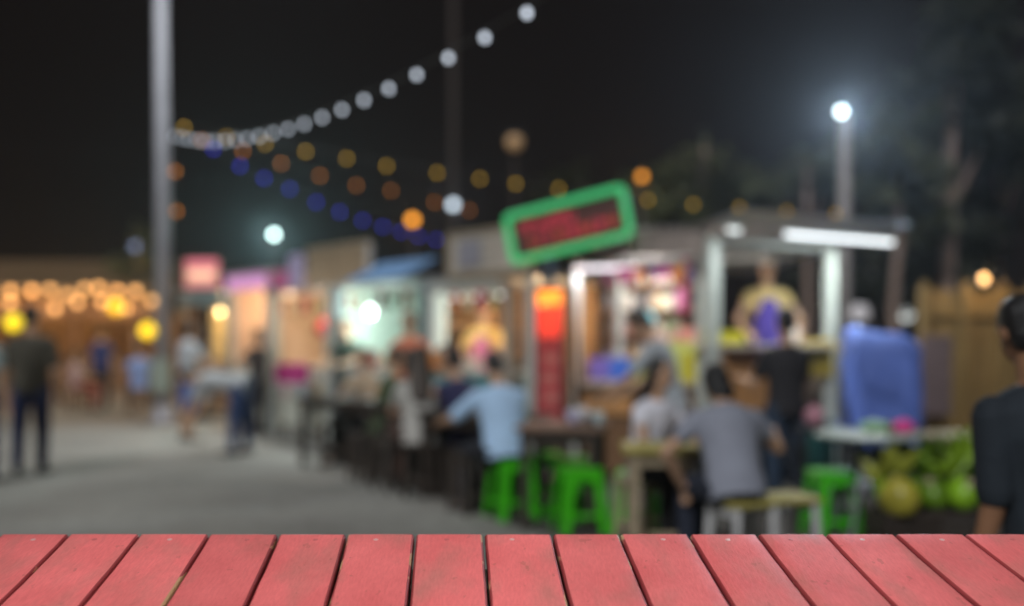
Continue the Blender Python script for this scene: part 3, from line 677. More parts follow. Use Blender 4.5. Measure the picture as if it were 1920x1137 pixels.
# bright white stall
t = stall('food_stall', 'bright white stall with blue awning and a glaring lamp', 'stall', 622, 800)
posts(t, 2.05, 1.7, M('grey_blue_post', (.2, .23, .27), .6), .1)
t.box('back_wall', (t.w/2, 1.65, 1.05), (t.w-.2, .04, 2.0), mint); t.box('roof', (t.w/2, .9, 2.08), (t.w, 1.8, .04), tin)
t.box('side_wall', (.03, .87, 1.05), (.03, 1.48, 1.95), mint); t.box('side_panel', (t.w-.06, .55, 1.45), (.04, .7, 1.1), M('grey_blue_panel', (.22, .26, .32), .6))
t.mesh('awning', corrug(t.at(798)-t.at(694), .6), blue, loc=(t.at(694), -.38, 2.06), rot=(R(26), 0, 0))
t.box('counter_top', (t.w/2, .3, .98), (t.w-.2, .6, .04), white)
for k in range(6):
    x0 = .1+(t.w-.2)*k/6; t.box('banner', (x0+(t.w-.2)/12, .02+.004*(k % 2), .66), ((t.w-.2)/6-.01, .015, .58), M('banner_%d' % (k % 3), [(.5, .58, .55), (.42, .52, .6), (.55, .58, .5)][k % 3], .6))
t.box('shelf', (t.w*.6, 1.5, 1.5), (t.w*.6, .25, .03), white)
bulb_lamp(t, (t.at(676), .15, 1.72), .05, E('glow_mint', (.8, 1, .92), 7), 30, (.8, 1, .92), .3)
cards(t, [t.w*q for q in (.2, .33, .55, .68, .82)], .0, 1.84, [srgb(225, 120, 70), srgb(235, 215, 170), srgb(190, 70, 80), srgb(120, 150, 90)])
# white framed stall with glowing food window
t = stall('food_stall', 'white framed stall with warm food display under a grey board', 'stall', 806, 998)
posts(t, 2.02, 1.7, white, .09)
t.box('roof', (t.w/2, .85, 2.02), (t.w, 1.7, .04), tin)
t.box('back_wall', (t.w/2, 1.65, 1.05), (t.w-.2, .04, 2.0), M('brown_wall', (.16, .09, .04), .7))
t.box('side_wall', (.03, .87, 1.05), (.03, 1.48, 1.9), M('brown_wall', (.16, .09, .04), .7)); t.box('head_rail', (t.at(872), -.03, 1.93), (t.at(945)-t.at(808), .05, .1), white); t.box('door_post', (t.at(957), -.02, 1.0), (.13, .08, 1.9), M('grey_tan_post', (.3, .27, .22), .7))
t.box('side_window', (t.at(826), -.02, 1.55), (.24, .04, .66), E('lit_panel', (.65, .72, .62), .45))
t.box('counter_top', (t.w*.42, .22, .98), (t.w*.78, .5, .04), white)
boards(t, 'counter_board', .1, t.w*.8, .0, .12, .95, 5, M('teal_board', (.12, .3, .32), .6))
for k in range(3): t.box('shelf', (.17, .87, 1.15+.28*k), (.24, 1.4, .025), brwood)
bulb_lamp(t, (t.at(890), 1.0, 1.72), .05, E('glow_amber', (1, .62, .25), 5), 34, (1, .68, .36), .25)
tube_lamp(t, t.at(825), t.at(935), .12, 1.86, E('glow_dim', (.85, .9, .9), 1.4), 5)
cards(t, [t.w*q for q in (.3, .42, .56, .68)], -.035, 1.80, [srgb(225, 120, 70), srgb(235, 215, 170), srgb(190, 70, 80), srgb(120, 150, 90)])
t = stall('roof_sign', 'grey tan notice board above the white framed stall', 'sign', 843, 1004)
t.o.location.z = 2.06
t.box('frame', (t.w/2, -.04, .47), (t.w, .05, .04), palewood); t.box('frame', (t.w/2, -.04, .0), (t.w, .05, .04), palewood)
t.box('frame', (.02, -.04, .235), (.05, .052, .43), palewood); t.box('frame', (t.w-.02, -.04, .235), (.05, .052, .43), palewood)
boards(t, 'board', .05, t.w-.05, -.04, .025, .445, 4, greyt)
t.box('poster', (t.at(888), -.064, .24), (.42, .008, .3), M('grey_poster', (.26, .26, .30), .7)); 
# goods in the warm stall
def goods(name, label, cat, p, sz, rgb, kind='box', group=None, es=0, rz=0):
    m = E('lit_%d_%d_%d' % tuple(int(c*99) for c in rgb), rgb, es) if es else M('goods_%d_%d_%d' % tuple(int(c*99) for c in rgb), rgb, .5)
    t = Thing(name, label, cat, p, rz, group)
    if kind == 'box':
        t.box('carton', (0, 0, sz[2]/2), sz, m, bevel=.008); t.box('lid', (0, 0, sz[2]+.006), (sz[0]*1.03, sz[1]*1.03, .012), m, bevel=.003)
    elif kind == 'jar':
        r, h = sz[0]/2, sz[2]
        t.lathe('jar', [(r*.85, 0), (r, h*.08), (r, h*.72), (r*.7, h*.85), (r*.7, h*.88)], (0, 0, 0), m); t.lathe('lid', [(r*.76, h*.87), (r*.78, h*.9), (r*.76, h), (r*.3, h)], (0, 0, 0), M('jar_lid', (.5, .45, .4), .4))
    elif kind == 'lantern':
        r, h = sz[0]/2, sz[2]
        t.lathe('shade', [(r*.35, 0), (r*.8, h*.15), (r, h*.5), (r*.8, h*.85), (r*.35, h)], (0, 0, 0), m, n=16); t.lathe('top_cap', [(r*.36, h), (r*.36, h+.02), (r*.1, h+.025)], (0, 0, 0), black)
        t.tube('cord', [(0, 0, h+.02), (0, 0, h+.02+sz[1])], .005, black)
    return t
def wpos(t, x, y, z): return Matrix.Rotation(t.o.rotation_euler.z, 3, 'Z') @ V(x, y, z)+t.o.location

# red standing banner with a lit top
p = G(1031, 9.35, .004)
t = Thing('banner_stand', 'tall red vertical banner with glowing orange top', 'banner', p, R(-18))
redb = M('red_banner', (.42, .05, .055), .6, var=.25, scale=5)
t.box('base', (0, 0, .03), (.42, .4, .06), dark)
for s_ in (-1, 1): t.box('upright', (s_*.135, 0, .95), (.03, .05, 1.78), dark)
t.box('panel', (0, -.005, .93), (.24, .045, .86), redb); t.box('light_panel', (0, -.005, 1.515), (.24, .047, .30), E('red_light', (.8, .055, .03), .55))
t.box('lamp_box', (0, -.01, 1.735), (.24, .05, .13), E('orange_light', (1, .30, .03), 1.0)); t.box('top_rail', (0, 0, 1.825), (.3, .06, .04), dark)
for k in range(4): t.box('panel_print', (.02*(k % 2), -.0305, .62+.18*k), (.13, .004, .08), M('faded_print', (.55, .2, .17), .6))
t.light((0, -.3, 1.75), 3, (1, .4, .1))

# shelf stall, centre right
t = stall('food_stall', 'shelf stall full of jars and boxes behind the red banner', 'stall', 1066, 1326, (G(1066, 9.4), G(1326, 8.85))); SF = t
posts(t, 2.1, 1.0, white, .07, False)
t.mesh('roof', corrug(t.w+.1, 1.3), tin, loc=(-.05, -.25, 2.33), rot=(R(-6), 0, 0))
t.box('fascia', (t.at(1262), -.2, 2.2), (t.at(1330)-t.at(1192), .04, .24), M('silver_brown', (.27, .225, .20), .5, .2, .3, 6))
t.box('back_wall', (t.w/2, .95, 1.05), (t.w-.16, .04, 2.0), M('cabinet_back', (.15, .12, .095), .7))
for k in range(4): t.box('shelf', (t.w*.42, .80, 1.1+.26*k), (t.w*.76, .24, .025), brwood)
t.box('divider', (t.w*.80+.02, .80, 1.5), (.03, .25, 1.0), white); t.box('divider', (t.w*.02+.0, .80, 1.5), (.03, .25, 1.0), dkwood)
t.box('counter_top', (t.w/2, .28, .93), (t.w-.16, .6, .04), M('beige_top', (.4, .34, .27), .6))
boards(t, 'counter_board', .09, t.w-.09, .05, .12, .9, 6, brwood)
t.box('lit_board', (t.at(1130), .02, .72), (t.at(1180)-t.at(1075), .025, .15), orangewood)  # orange light on the counter front, put into the board's colour
tube_lamp(t, t.at(1075), t.at(1205), -.08, 2.03, E('glow_pinkwhite', (1, .92, 1), 1.7), 9, (1, .95, 1)); t.light((t.w*.5, .45, 1.95), 15, (1, .92, .85), .1)
cols = [srgb(225, 60, 150), srgb(190, 60, 150), srgb(235, 110, 70), srgb(225, 150, 60), srgb(90, 60, 140)]
for k in range(10):
    x = t.at(1176)+(t.at(1296)-t.at(1176))*k/9; zt = 1.99-.0*k
    t.mesh('flag', MB().add([V(-.06, 0, 0), V(.06, 0, 0), V(0, 0, -.17), V(-.06, .004, 0), V(.06, .004, 0), V(0, .004, -.17)], [(0, 1, 2), (5, 4, 3), (0, 3, 4, 1), (1, 4, 5, 2), (2, 5, 3, 0)]), M('flag_%d' % (k % 5), cols[k % 5], .7), loc=(x, -.12+.01*(k % 2), zt))
t.tube('flag_cord', [(t.at(1170), -.115, 1.995), (t.at(1300), -.115, 1.995)], .005, white)
t.box('hanging_cloth', (t.w-.16, -.04, 1.82), (.05, .015, .5), M('magenta_cloth', srgb(200, 50, 110), .8))
items = [(.12, 2, 'box', (.14, .14, .17), (.35, .33, .3), 'grey carton at the left end of third shelf'), (.24, 2, 'jar', (.11, .11, .18), (.55, .5, .42), 'cream jar on the third shelf near its left end'),
         (.36, 1, 'box', (.16, .14, .2), (.75, .36, .05), 'bright orange carton in the middle of the second shelf'), (.24, 1, 'jar', (.11, .11, .17), (.4, .2, .17), 'brown red jar left of the orange carton'),
         (.5, 1, 'jar', (.1, .1, .16), (.55, .5, .4), 'cream jar right of the orange carton'), (.12, 1, 'jar', (.12, .12, .15), (.3, .26, .2), 'dull brown jar at left end of second shelf'),
         (.15, 0, 'box', (.2, .16, .12), (.33, .28, .3), 'low mauve carton at left end of bottom shelf'), (.36, 0, 'jar', (.14, .14, .19), (.5, .46, .33), 'wide pale jar in the middle of bottom shelf'),
         (.56, 0, 'box', (.2, .15, .14), (.6, .3, .3), 'pink carton at right of bottom shelf'), (.68, 0, 'jar', (.12, .12, .18), (.62, .42, .4), 'pale pink jar at right end of bottom shelf'),
         (.64, 1, 'box', (.12, .12, .14), (.25, .3, .2), 'dull green carton at right end of second shelf'), (.42, 2, 'jar', (.11, .11, .15), (.3, .28, .26), 'grey jar in the middle of third shelf'),
         (.56, 2, 'box', (.14, .12, .13), (.55, .55, .42), 'pale yellow carton on third shelf right of grey jar'), (.3, 3, 'jar', (.16, .16, .13), (.6, .62, .55), 'pale round jar on the top shelf'), (.55, 3, 'box', (.22, .14, .1), (.5, .5, .42), 'flat pale carton on the top shelf')]
items += [(.02+.05, 2, 'jar', (.06, .06, .2), (.5, .18, .14), 'slim red bottle jar at far left of third shelf'), (.30, 2, 'jar', (.07, .07, .14), (.2, .24, .28), 'small slate jar between cream jar and grey jar'), (.49, 2, 'jar', (.07, .07, .17), (.6, .38, .12), 'slim amber jar left of the pale yellow carton'), (.68, 2, 'box', (.11, .11, .19), (.5, .2, .35), 'magenta carton at right end of third shelf'),
          (.30, 1, 'jar', (.06, .06, .14), (.6, .58, .5), 'thin white jar touching the orange carton left side'), (.57, 1, 'jar', (.07, .07, .19), (.3, .38, .16), 'slim olive jar left of the dull green carton'), (.27, 0, 'jar', (.08, .08, .17), (.55, .3, .1), 'amber jar right of the low mauve carton'), (.46, 0, 'jar', (.07, .07, .15), (.5, .5, .52), 'small grey white jar left of the pink carton'),
          (.12, 3, 'box', (.16, .14, .12), (.4, .15, .3), 'purple red carton at left end of top shelf'), (.42, 3, 'jar', (.1, .1, .12), (.45, .3, .2), 'squat brown jar in the middle of top shelf'), (.7, 3, 'jar', (.1, .1, .13), (.55, .55, .5), 'squat white jar at right end of top shelf')]
for q, sh_, k, sz, rgb, lb in items:
    goods('carton' if k == 'box' else 'jar', lb, 'carton' if k == 'box' else 'jar', wpos(t, t.w*q, .79, 1.1+.26*sh_+.0135), sz, rgb, k, 'goods in the shelf stall', rz=t.o.rotation_euler.z)
ctr = [(1118, .3, (.3, .22, .2), srgb(110, 95, 170), 'purple carton on the shelf stall counter'), (1152, .22, (.2, .16, .2), srgb(60, 100, 190), 'blue carton beside the purple carton on counter'), (1182, .3, (.16, .16, .2), srgb(190, 195, 90), 'yellow green carton left of the looking down man'),
       (1262, .2, (.4, .1, .36), srgb(185, 195, 110), 'tall yellow green carton at the right of the counter'), (1295, .12, (.2, .12, .26), srgb(190, 180, 50), 'mustard yellow carton beside the white post'), (1278, .42, (.26, .16, .5), srgb(205, 140, 130), 'pale pink carton stacked tall behind yellow ones'), (1220, .42, (.2, .2, .44), srgb(205, 175, 165), 'beige pink carton behind the looking down man')]
for px, y, sz, rgb, lb in ctr: goods('carton', lb, 'carton', wpos(t, t.at(px), y, .952), sz, rgb, 'box', 'cartons on the shelf stall counter', rz=t.o.rotation_euler.z)
goods('lantern', 'small cyan lantern hanging above the looking down man', 'lantern', P(1214, 612, 8.55), (.14, .62, .13), (.35, .75, .8), 'lantern', es=.55)
goods('carton', 'magenta box on the peach booth counter', 'carton', V(*G(548, 13.6))+V(0, 0, .965-.21), (.42, .3, .26), srgb(165, 35, 110), 'box', rz=R(ROW))
t = Thing('side_stand', 'low white stand under the magenta box', 'stand', G(548, 13.6, .004), R(ROW))
t.box('top', (0, 0, .735), (.5, .36, .03), white)
for sx in (-1, 1):
    for sy in (-1, 1): t.box('leg', (sx*.21, sy*.14, .36), (.03, .03, .72), white)
# small goods inside the warm stall and bright stall
goods('paper_lantern', 'red paper lantern hanging in the peach booth', 'lantern', P(606, 632, 13.9), (.22, .2, .24), srgb(220, 60, 70), 'lantern')
goods('carton', 'orange carton on the white framed stall counter', 'carton', V(*G(822, 11.72))+V(0, 0, 1.008), (.25, .2, .24), srgb(235, 165, 95), 'box', rz=R(ROW))
goods('carton', 'teal carton beneath the pink apron vendor', 'carton', V(*G(955, 11.35))+V(0, 0, .004), (.4, .3, .9), srgb(50, 120, 125), 'box', rz=R(ROW))

for k_, (px, d, rgb, lb) in enumerate(((640, 13.15, srgb(210, 205, 190), 'cream jar at the left end of bright white stall counter'), (700, 12.62, srgb(160, 60, 50), 'red jar in the middle of bright white stall counter'), (730, 12.37, srgb(205, 190, 110), 'yellow jar right of the red jar on the bright white stall'))):
    goods('jar', lb, 'jar', V(*G(px, d+.22))+V(0, 0, 1.004), (.14, .14, .22), rgb, 'jar', 'jars on the bright stall counter')
for k_, (px, d, rgb, lb) in enumerate(((850, 11.42, srgb(225, 140, 60), 'orange tray carton left of the yellow vendor'), (880, 11.18, srgb(205, 195, 180), 'white carton in front of the yellow vendor'), (935, 10.78, srgb(190, 90, 60), 'rust carton right of the yellow vendor'))):
    goods('carton', lb, 'carton', V(*G(px, d+.12))+V(0, 0, 1.004), (.22, .16, .12), rgb, 'box', 'cartons on the white framed stall counter', rz=R(ROW))
# food truck at the right
pa, pb = G(1333, 8.5), G(1650, 9.62)
u = (pb-pa).normalized(); t = Thing('food_truck', 'open food truck with white frame and bright tube lamps', 'truck', pa+V(0, 0, .004), math.atan2(u.y, u.x)); W = (pb-pa).length; t.w = W; FT = t
k = lambda px: ((px-960)/F*pa.y-pa.x)/(u.x-(px-960)/F*u.y)
x2 = k(1563)
t.box('post', (.06, .04, 1.17), (.11, .08, 2.14), white); t.box('post', (x2, .04, 1.17), (.1, .08, 2.14), white)
t.box('post', (.2, 1.55, 1.17), (.07, .07, 2.14), white); t.box('post', (x2-.05, 1.55, 1.17), (.07, .07, 2.14), white)
t.box('floor', (x2/2, .8, .46), (x2, 1.5, .06), dark)
t.box('head_rail', (x2/2, .05, 2.2), (x2-.12, .06, .07), white); t.box('back_rail', (x2/2+.1, 1.56, 1.98), (x2-.3, .05, .06), white); t.box('back_rail', (x2/2+.1, 1.56, 1.45), (x2-.3, .05, .05), white)
t.mesh('roof', corrug(W-.02, 2.1), tin, loc=(-.02, -.4, 2.41), rot=(R(-9), 0, 0))
t.box('ceiling_panel', (k(1530), .75, 2.14), (.34, .7, .03), M('white_ceiling', (.7, .75, .72), .5))
tube_lamp(t, k(1448)-.19, W-.2, -.32, 2.27, E('glow_tube', (.9, .96, 1), 2.2), 24, (.88, .98, .96)); tube_lamp(t, -.13, .05, -.32, 2.27, E('glow_tube2', (.8, .86, .86), 1.5), 4)
t.box('counter_top', (x2*.5, .1, 1.28), (x2-.16, .45, .04), M('beige_top', (.4, .34, .27), .6))
boards(t, 'counter_board', .13, x2*.66, .0, .72, 1.25, 4, orangewood)
yb = M('yellow_board', (.42, .31, .05), .6)
t.box('yellow_panel', (k(1531), -.02, 1.17), (k(1560)-k(1504), .03, .34), yb); t.box('yellow_panel', (k(1586), .0, 1.17), (k(1596)-k(1576), .03, .32), yb)
t.box('skirt', (x2/2, .08, .5), (x2-.1, .03, .4), M('dark_skirt', (.05, .045, .045), .6))
for xx in (.4, x2-.3):
    wl = t.mesh('wheel', MB().lathe([(.12, -.08), (.24, -.09), (.28, -.05), (.28, .05), (.24, .09), (.12, .08)], n=24), black, smooth=True, loc=(xx, .4, .28), rot=(R(90), 0, 0))
    t.mesh('rim', MB().lathe([(.02, -.085), (.12, -.083), (.13, -.06), (.13, .06), (.12, .083), (.02, .085)], n=20), galv, wl, smooth=True)
goods('carton', 'bright yellow carton on the food truck counter', 'carton', wpos(t, k(1372), .1, 1.302), (.3, .2, .1), srgb(200, 190, 40), 'box', rz=t.o.rotation_euler.z)
goods('jar', 'white jar right of the vendor on the truck counter', 'jar', wpos(t, k(1505), .15, 1.302), (.14, .14, .2), (.7, .66, .62), 'jar', rz=0)
goods('carton', 'teal carton behind the black T-shirt man', 'carton', wpos(t, k(1492), -.25, .004), (.25, .2, .6), srgb(45, 90, 90), 'box', rz=t.o.rotation_euler.z)

# neon framed sign
pc = P(1066, 424, 9.05)
t = Thing('neon_sign', 'tilted sign with green neon frame and red lettering strip', 'sign', pc, R(-22))
piv = link('panel', MB().box((0, 0, 0), (1.07, .05, .37)).me('panel', M('sign_dark_red', (.10, .035, .03), .5), .006), t.o, rot=(0, -R(11), 0))
rw, rh, rc = .565, .21, .045; pts = []
for cx, cz, a0 in ((rw-rc, rh-rc, 0), (-rw+rc, rh-rc, 90), (-rw+rc, -rh+rc, 180), (rw-rc, -rh+rc, 270)):
    for q in range(6): a = R(a0+18*q); pts.append(V(cx+rc*math.cos(a), -.05, cz+rc*math.sin(a)))
pts += pts[:2]
t.mesh('neon_frame', MB().tube(pts, .033, 10), E('glow_green', (.03, .30, .10), 1.0), piv, smooth=True)
rnd = random.Random(5); redl = E('glow_red', (.40, .03, .05), .5); redl2 = E('glow_red2', (.34, .05, .025), .5)
for row, z, n, hh, x0, x1 in ((0, .07, 7, .11, -.45, .08), (1, -.065, 10, .12, -.38, .47)):
    for q in range(n):
        x = x0+(x1-x0)*(q+.5)/n; wd = (x1-x0)/n*.72; mb = MB()
        mb.box((-wd/2, 0, 0), (.018, .012, hh)); mb.box((0, 0, hh*rnd.choice((-.42, .1, .42))), (wd, .0122, .02))
        if rnd.random() < .6: mb.box((wd/2, 0, hh*rnd.uniform(-.15, .15)), (.018, .0118, hh*.7))
        if rnd.random() < .5: mb.box((0, 0, hh*rnd.choice((-.2, .25))), (wd*.8, .0116, .016))
        t.mesh('lettering', mb, redl if (row == 0 or q % 3) else redl2, piv, loc=(x, -.034, z))
for x in (-.35, .4): t.tube('support_pole', [(x, .05, -.1+.2*x), (x+.02, .35, -.42)], .018, dark)
t.tube('support_pole', [(0, .06, -.15), (0.02, .3, -2.42)], .025, dark)
tag(link('hanging_flag', MB().box((0, 0, 0), (.16, .012, .24)).me('hanging_flag', M('blue_flag', srgb(90, 130, 180), .7), .004), None, P(1028, 510, 9.6), (0, 0, R(-30))), 'small blue cloth hanging under the neon sign', 'flag')

# blue tarp over a cart
def tarp():
    mb = MB(); rings = []; n = 96; rnd = random.Random(8)
    for i in range(28):
        q = i/27; z = .42+(.98)*q; top = 1-max(0, (q-.86)/.14)**2*.22
        rr_ = []
        for kk in range(n):
            a = 6.28318*kk/n; ca, sa = math.cos(a), math.sin(a); p = .35
            x = math.copysign(abs(ca)**p, ca)*.30*top; y = math.copysign(abs(sa)**p, sa)*.3*top
            fold = (.05*(1-abs(math.sin(3.5*a+2*q)))**2+.03*(1-abs(math.sin(6.5*a-4*q+1)))**3+.035*(1-abs(math.sin(2*a+5*q+.6)))**4+.02*math.sin(3*a+9*q)-.03)*(1.25-q)
            rr_.append(V(x*(1+fold*2.2), y*(1+fold*2.4), z+(.02*math.sin(4*a) if i == 0 else 0)-.06*q*ca))
        rings.append(rr_)
    mb.rings(rings, True)
    return mb
t = Thing('covered_cart', 'cart covered with a bright blue tarp beside the food truck', 'cart', G(1650, 8.75, .004), R(-8))
t.mesh('tarp', tarp(), M('blue_tarp', (.10, .165, .50), .5, var=.2, scale=3, bump=.5), smooth=True)
t.box('cart_body', (0, 0, .52), (.56, .5, .5), dark)
for sx in (-1, 1): 
    for sy in (-1, 1): t.mesh('wheel', MB().lathe([(.02, -.02), (.12, -.025), (.13, 0), (.12, .025), (.02, .02)], n=18), black, smooth=True, loc=(sx*.22, sy*.2, .135), rot=(0, R(90), 0)); t.box('wheel_fork', (sx*.22, sy*.2, .26), (.06, .04, .08), galv)

# wooden board wall and purple brown cloth
t = Thing('board_wall', 'tall weathered wooden board wall behind the black T-shirt youth', 'wall', G(1722, 9.7, .004), R(4))
for q in range(9): t.box('board', (.06+.125*q, (q % 2)*.004, .93-.01*(q % 3)), (.119, .022, 1.84-.02*(q % 3)), boardwood)
t.box('rail', (.55, -.035, 1.6), (1.1, .04, .08), boardwood); t.box('rail', (.55, -.035, .45), (1.1, .04, .08), boardwood)
for x in (.02, .43, .82, 1.1): t.box('post', (x, -.075, .95), (.06, .045, 1.9), boardwood)
t.tube('lamp_arm', [(.58, -.1, 1.86), (.58, -.14, 1.9)], .01, dark)
t.ell('bulb', (.58, -.14, 1.92), (.036, .036, .042), E('glow_fence', (1, .62, .3), 1.6)); t.light((.58, -.3, 1.98), 6, (1, .7, .35))
tag(link('hanging_cloth', MB().box((0, 0, 0), (.3, .03, .76)).me('hanging_cloth', M('purple_brown', (.11, .075, .075), .8, bump=.5), .006), None, P(1755, 705, 9.42), (R(2), 0, R(4))), 'purple brown cloth hanging on the board wall next to the blue tarp', 'cloth')

# ------------------------------------------------------------------ lamp posts and lamps
def post_lamp(name, label, px, d, yl, r, wpost, m, watts, rgb, postm, head=True, top=None, group=None, arm=0.0):
    zl = P(px, yl, d).z
    t = Thing(name, label, 'lamp', G(px, d, .004), 0, group)
    zt = top if top else zl
    t.mesh('post', MB().tube([V(0, .1, 0), V(0, .1, zt)], [wpost*.5, wpost*.42], 14), postm, smooth=True)
    t.lathe('base', [(wpost*.9, 0), (wpost*.9, .03), (wpost*.6, .06)], (0, .1, 0), postm)
    t.box('lamp_head', (-arm, .0, zl+r*.9), (r*2.2, r*1.6, r*.5), dark); t.ell('bulb', (-arm, -.06, zl), (r, r*.8, r), m)
    ld = bpy.data.lights.new('lamp_light', 'SPOT'); ld.energy = watts; ld.color = rgb; ld.spot_size = R(104); ld.spot_blend = .5; ld.shadow_soft_size = .08
    lo = bpy.data.objects.new('lamp_light', ld); COL.objects.link(lo); lo.parent = t.o; lo.location = (-arm, -.06-r-.12, zl-.05); lo.rotation_euler = (R(-62), 0, 0)
    return t
paleP = M('pale_post', (.36, .33, .32), .6); brP = M('brown_post', (.042, .03, .025), .8)
post_lamp('flood_lamp', 'brilliant white flood lamp on pale post behind the food truck', 1588, 14.0, 212, .055, .17, glow_cool, 620, (.66, .85, 1), paleP, arm=.1)
post_lamp('flood_lamp', 'cool white flood lamp above the far pink booth', 515, 21.5, 441, .065, .14, E('glow_teal', (.72, 1, .95), 8), 380, (.6, 1, .94), dark)
post_lamp('tall_pole', 'tall thin brown pole with a small white lamp halfway up', 850, 22.0, 385, .085, .18, E('glow_pale', (.75, .88, 1), 2.6), 30, (.8, .9, 1), brP, top=9.2)
post_lamp('street_lamp', 'orange street lamp above the blue awning', 774, 30.0, 413, .13, .14, E('glow_sodium', (1, .36, .03), 2.8), 30, (1, .5, .1), brP)
post_lamp('street_lamp', 'small orange lamp in the trees above the neon sign', 1203, 17.3, 333, .065, .1, E('glow_sodium2', (1, .36, .03), 1.6), 25, (1, .5, .1), brP)
post_lamp('street_lamp', 'dim bluish lamp left of the tall lamp post', 254, 30.0, 462, .1, .12, E('glow_blue', (.5, .62, 1), .9), 8, (.6, .7, 1), brP)
post_lamp('tall_pole', 'dark pole carrying a dim cream globe above the grey board', 965, 25.0, 268, .2, .14, E('glow_cream', (.8, .5, .25), .10), 2, (1, .8, .5), brP, top=6.6)
# tall steel lamp post at the left
t = Thing('tall_lamp_post', 'tall pale steel lamp post left of the stalls', 'lamp post', G(306, 16.0, .004))
t.mesh('pole', MB().tube([V(0, 0, 0), V(-.01, 0, 4), V(-.07, 0, 9.4)], [.125, .11, .085], 16), galv, smooth=True)
t.lathe('base', [(.2, 0), (.2, .04), (.15, .12), (.14, .3)], (0, 0, 0), galv); t.box('cabinet', (.02, -.16, .78), (.3, .14, .5), M('grey_green_box', (.22, .26, .22), .6))
t.tube('arm', [(-.07, 0, 9.3), (.3, -.4, 9.6), (1.9, -2.05, 9.65)], .04, galv); t.box('lamp_head', (2.0, -2.2, 9.62), (.5, .3, .12), galv, (0, 0, R(-45)))
t.box('lens', (2.0, -2.2, 9.55), (.4, .22, .03), glow_white, (0, 0, R(-45)))
ld = bpy.data.lights.new('lamp_light', 'SPOT'); ld.energy = 1900; ld.color = (.93, .98, 1); ld.spot_size = R(120); ld.spot_blend = .9; ld.shadow_soft_size = .15  # lamp above the view, assumed from the bright top of the pole
lo = bpy.data.objects.new('lamp_light', ld); COL.objects.link(lo); lo.parent = t.o; lo.location = (2.0, -2.2, 9.52); lo.rotation_euler = (R(10), 0, 0)
t.o['label'] = 'tall pale steel lamp post left of the stalls'

# ------------------------------------------------------------------ strings of lights
BULB = {}
def light_string(label, pts, r, m, group=None, dense=None, cat='string lights'):
    pts = [Vector(p) for p in pts]
    t = Thing('string_light', label, cat, pts[0], 0, group)
    wire = dense or pts
    t.tube('wire', [Vector(p)-pts[0]+V(0, 0, r*1.9) for p in wire], .007, black, n=6)
    key = (r, m.name)
    if key not in BULB:
        BULB[key] = (MB().ell((0, 0, 0), (r, r, r*1.2), None, 12, 8).me('bulb', m, smooth=True), MB().lathe([(r*.35, r*.95), (r*.42, r*1.2), (r*.36, r*2)], n=10).me('socket', black, smooth=True))
    for p in pts:
        if p.y < 3: continue
        b_ = link('bulb', BULB[key][0], t.o, p-pts[0]); link('socket', BULB[key][1], b_)
    return t
main = []
for n in range(21):
    d = 6.1*(1+.079*n); x = (988-7.15*n)/(1+.079*n); main.append(V((x-960)/F*d, d, 3.34-.0075*n+.00345*n*n))
far = [main[-1]+V(-.12, .1, .12)]
ext = [V(.09+.27*q, 6.1-.482*q, 3.34+.0075*q+.00345*q*q) for q in range(1, 16)]
light_string('string of white bulbs sweeping from the tall post to the top', main, .021, E('glow_string', (.80, .88, 1), 1.5), dense=list(reversed(ext))+main+far)
YE = E('glow_yellow', (1, .58, .04), .7); OR = E('glow_orange', (1, .32, .03), .75); BL = E('glow_bluebulb', (.05, .05, 1), 1.1)
def lerp_pts(px, d0, d1): return [P(x, y, d0+(d1-d0)*k/(len(px)-1)) for k, (x, y) in enumerate(px)]
light_string('string of small blue bulbs drooping right from the tall post', lerp_pts([(400, 280), (450, 312), (495, 335), (543, 355), (593, 380), (637, 398), (680, 414), (718, 426), (752, 435), (785, 444), (818, 450)], 16.3, 19.5), .03, BL)
light_string('string of small orange bulbs drooping from the tall post', lerp_pts([(378, 263), (455, 284), (527, 307), (600, 330), (668, 348), (733, 358), (815, 380), (880, 395)], 16.2, 19.5), .031, OR)
light_string('long string of yellow bulbs reaching over the food truck', lerp_pts([(345, 240), (425, 258), (497, 270), (573, 285), (650, 298), (725, 312), (820, 325), (900, 336), (967, 345), (1048, 355), (1130, 366), (1215, 376), (1300, 384), (1387, 390), (1475, 397), (1567, 401), (1655, 408), (1745, 415)], 16.2, 17.0), .032, YE)
light_string('short drop of two orange bulbs beside the tall post', [P(328, 322, 15.9), P(331, 397, 15.9)], .036, OR)

# ------------------------------------------------------------------ warm pavilion and lanterns at the left
t = Thing('pavilion', 'open warm lit pavilion with rows of bulbs at far left', 'pavilion', V(-16.6, 26.5, .004), R(2))
PW = 7.4
for x in (.1, PW*.33, PW*.66, PW-.1):
    for y in (0, 3): t.box('post', (x, y, 1.35), (.14, .14, 2.7), brwood)
t.mesh('roof', MB().add([V(-.4, -.6, 2.62), V(PW+.4, -.6, 2.62), V(PW+.1, 1.5, 3.5), V(-.1, 1.5, 3.5), V(-.4, 3.6, 2.62), V(PW+.4, 3.6, 2.62), V(-.4, -.6, 2.72), V(PW+.4, -.6, 2.72), V(PW+.1, 1.5, 3.6), V(-.1, 1.5, 3.6), V(-.4, 3.6, 2.72), V(PW+.4, 3.6, 2.72)],
       [(0, 1, 2, 3), (3, 2, 5, 4), (9, 8, 7, 6), (10, 11, 8, 9), (0, 6, 7, 1), (4, 5, 11, 10), (0, 3, 9, 6), (3, 4, 10, 9), (1, 7, 8, 2), (2, 8, 11, 5)]), wood('thatch', (.16, .10, .05)))
boards(t, 'wall_board', .1, PW-.1, 3.1, .1, 2.5, 10, wood('warm_wood', (.3, .17, .07)))
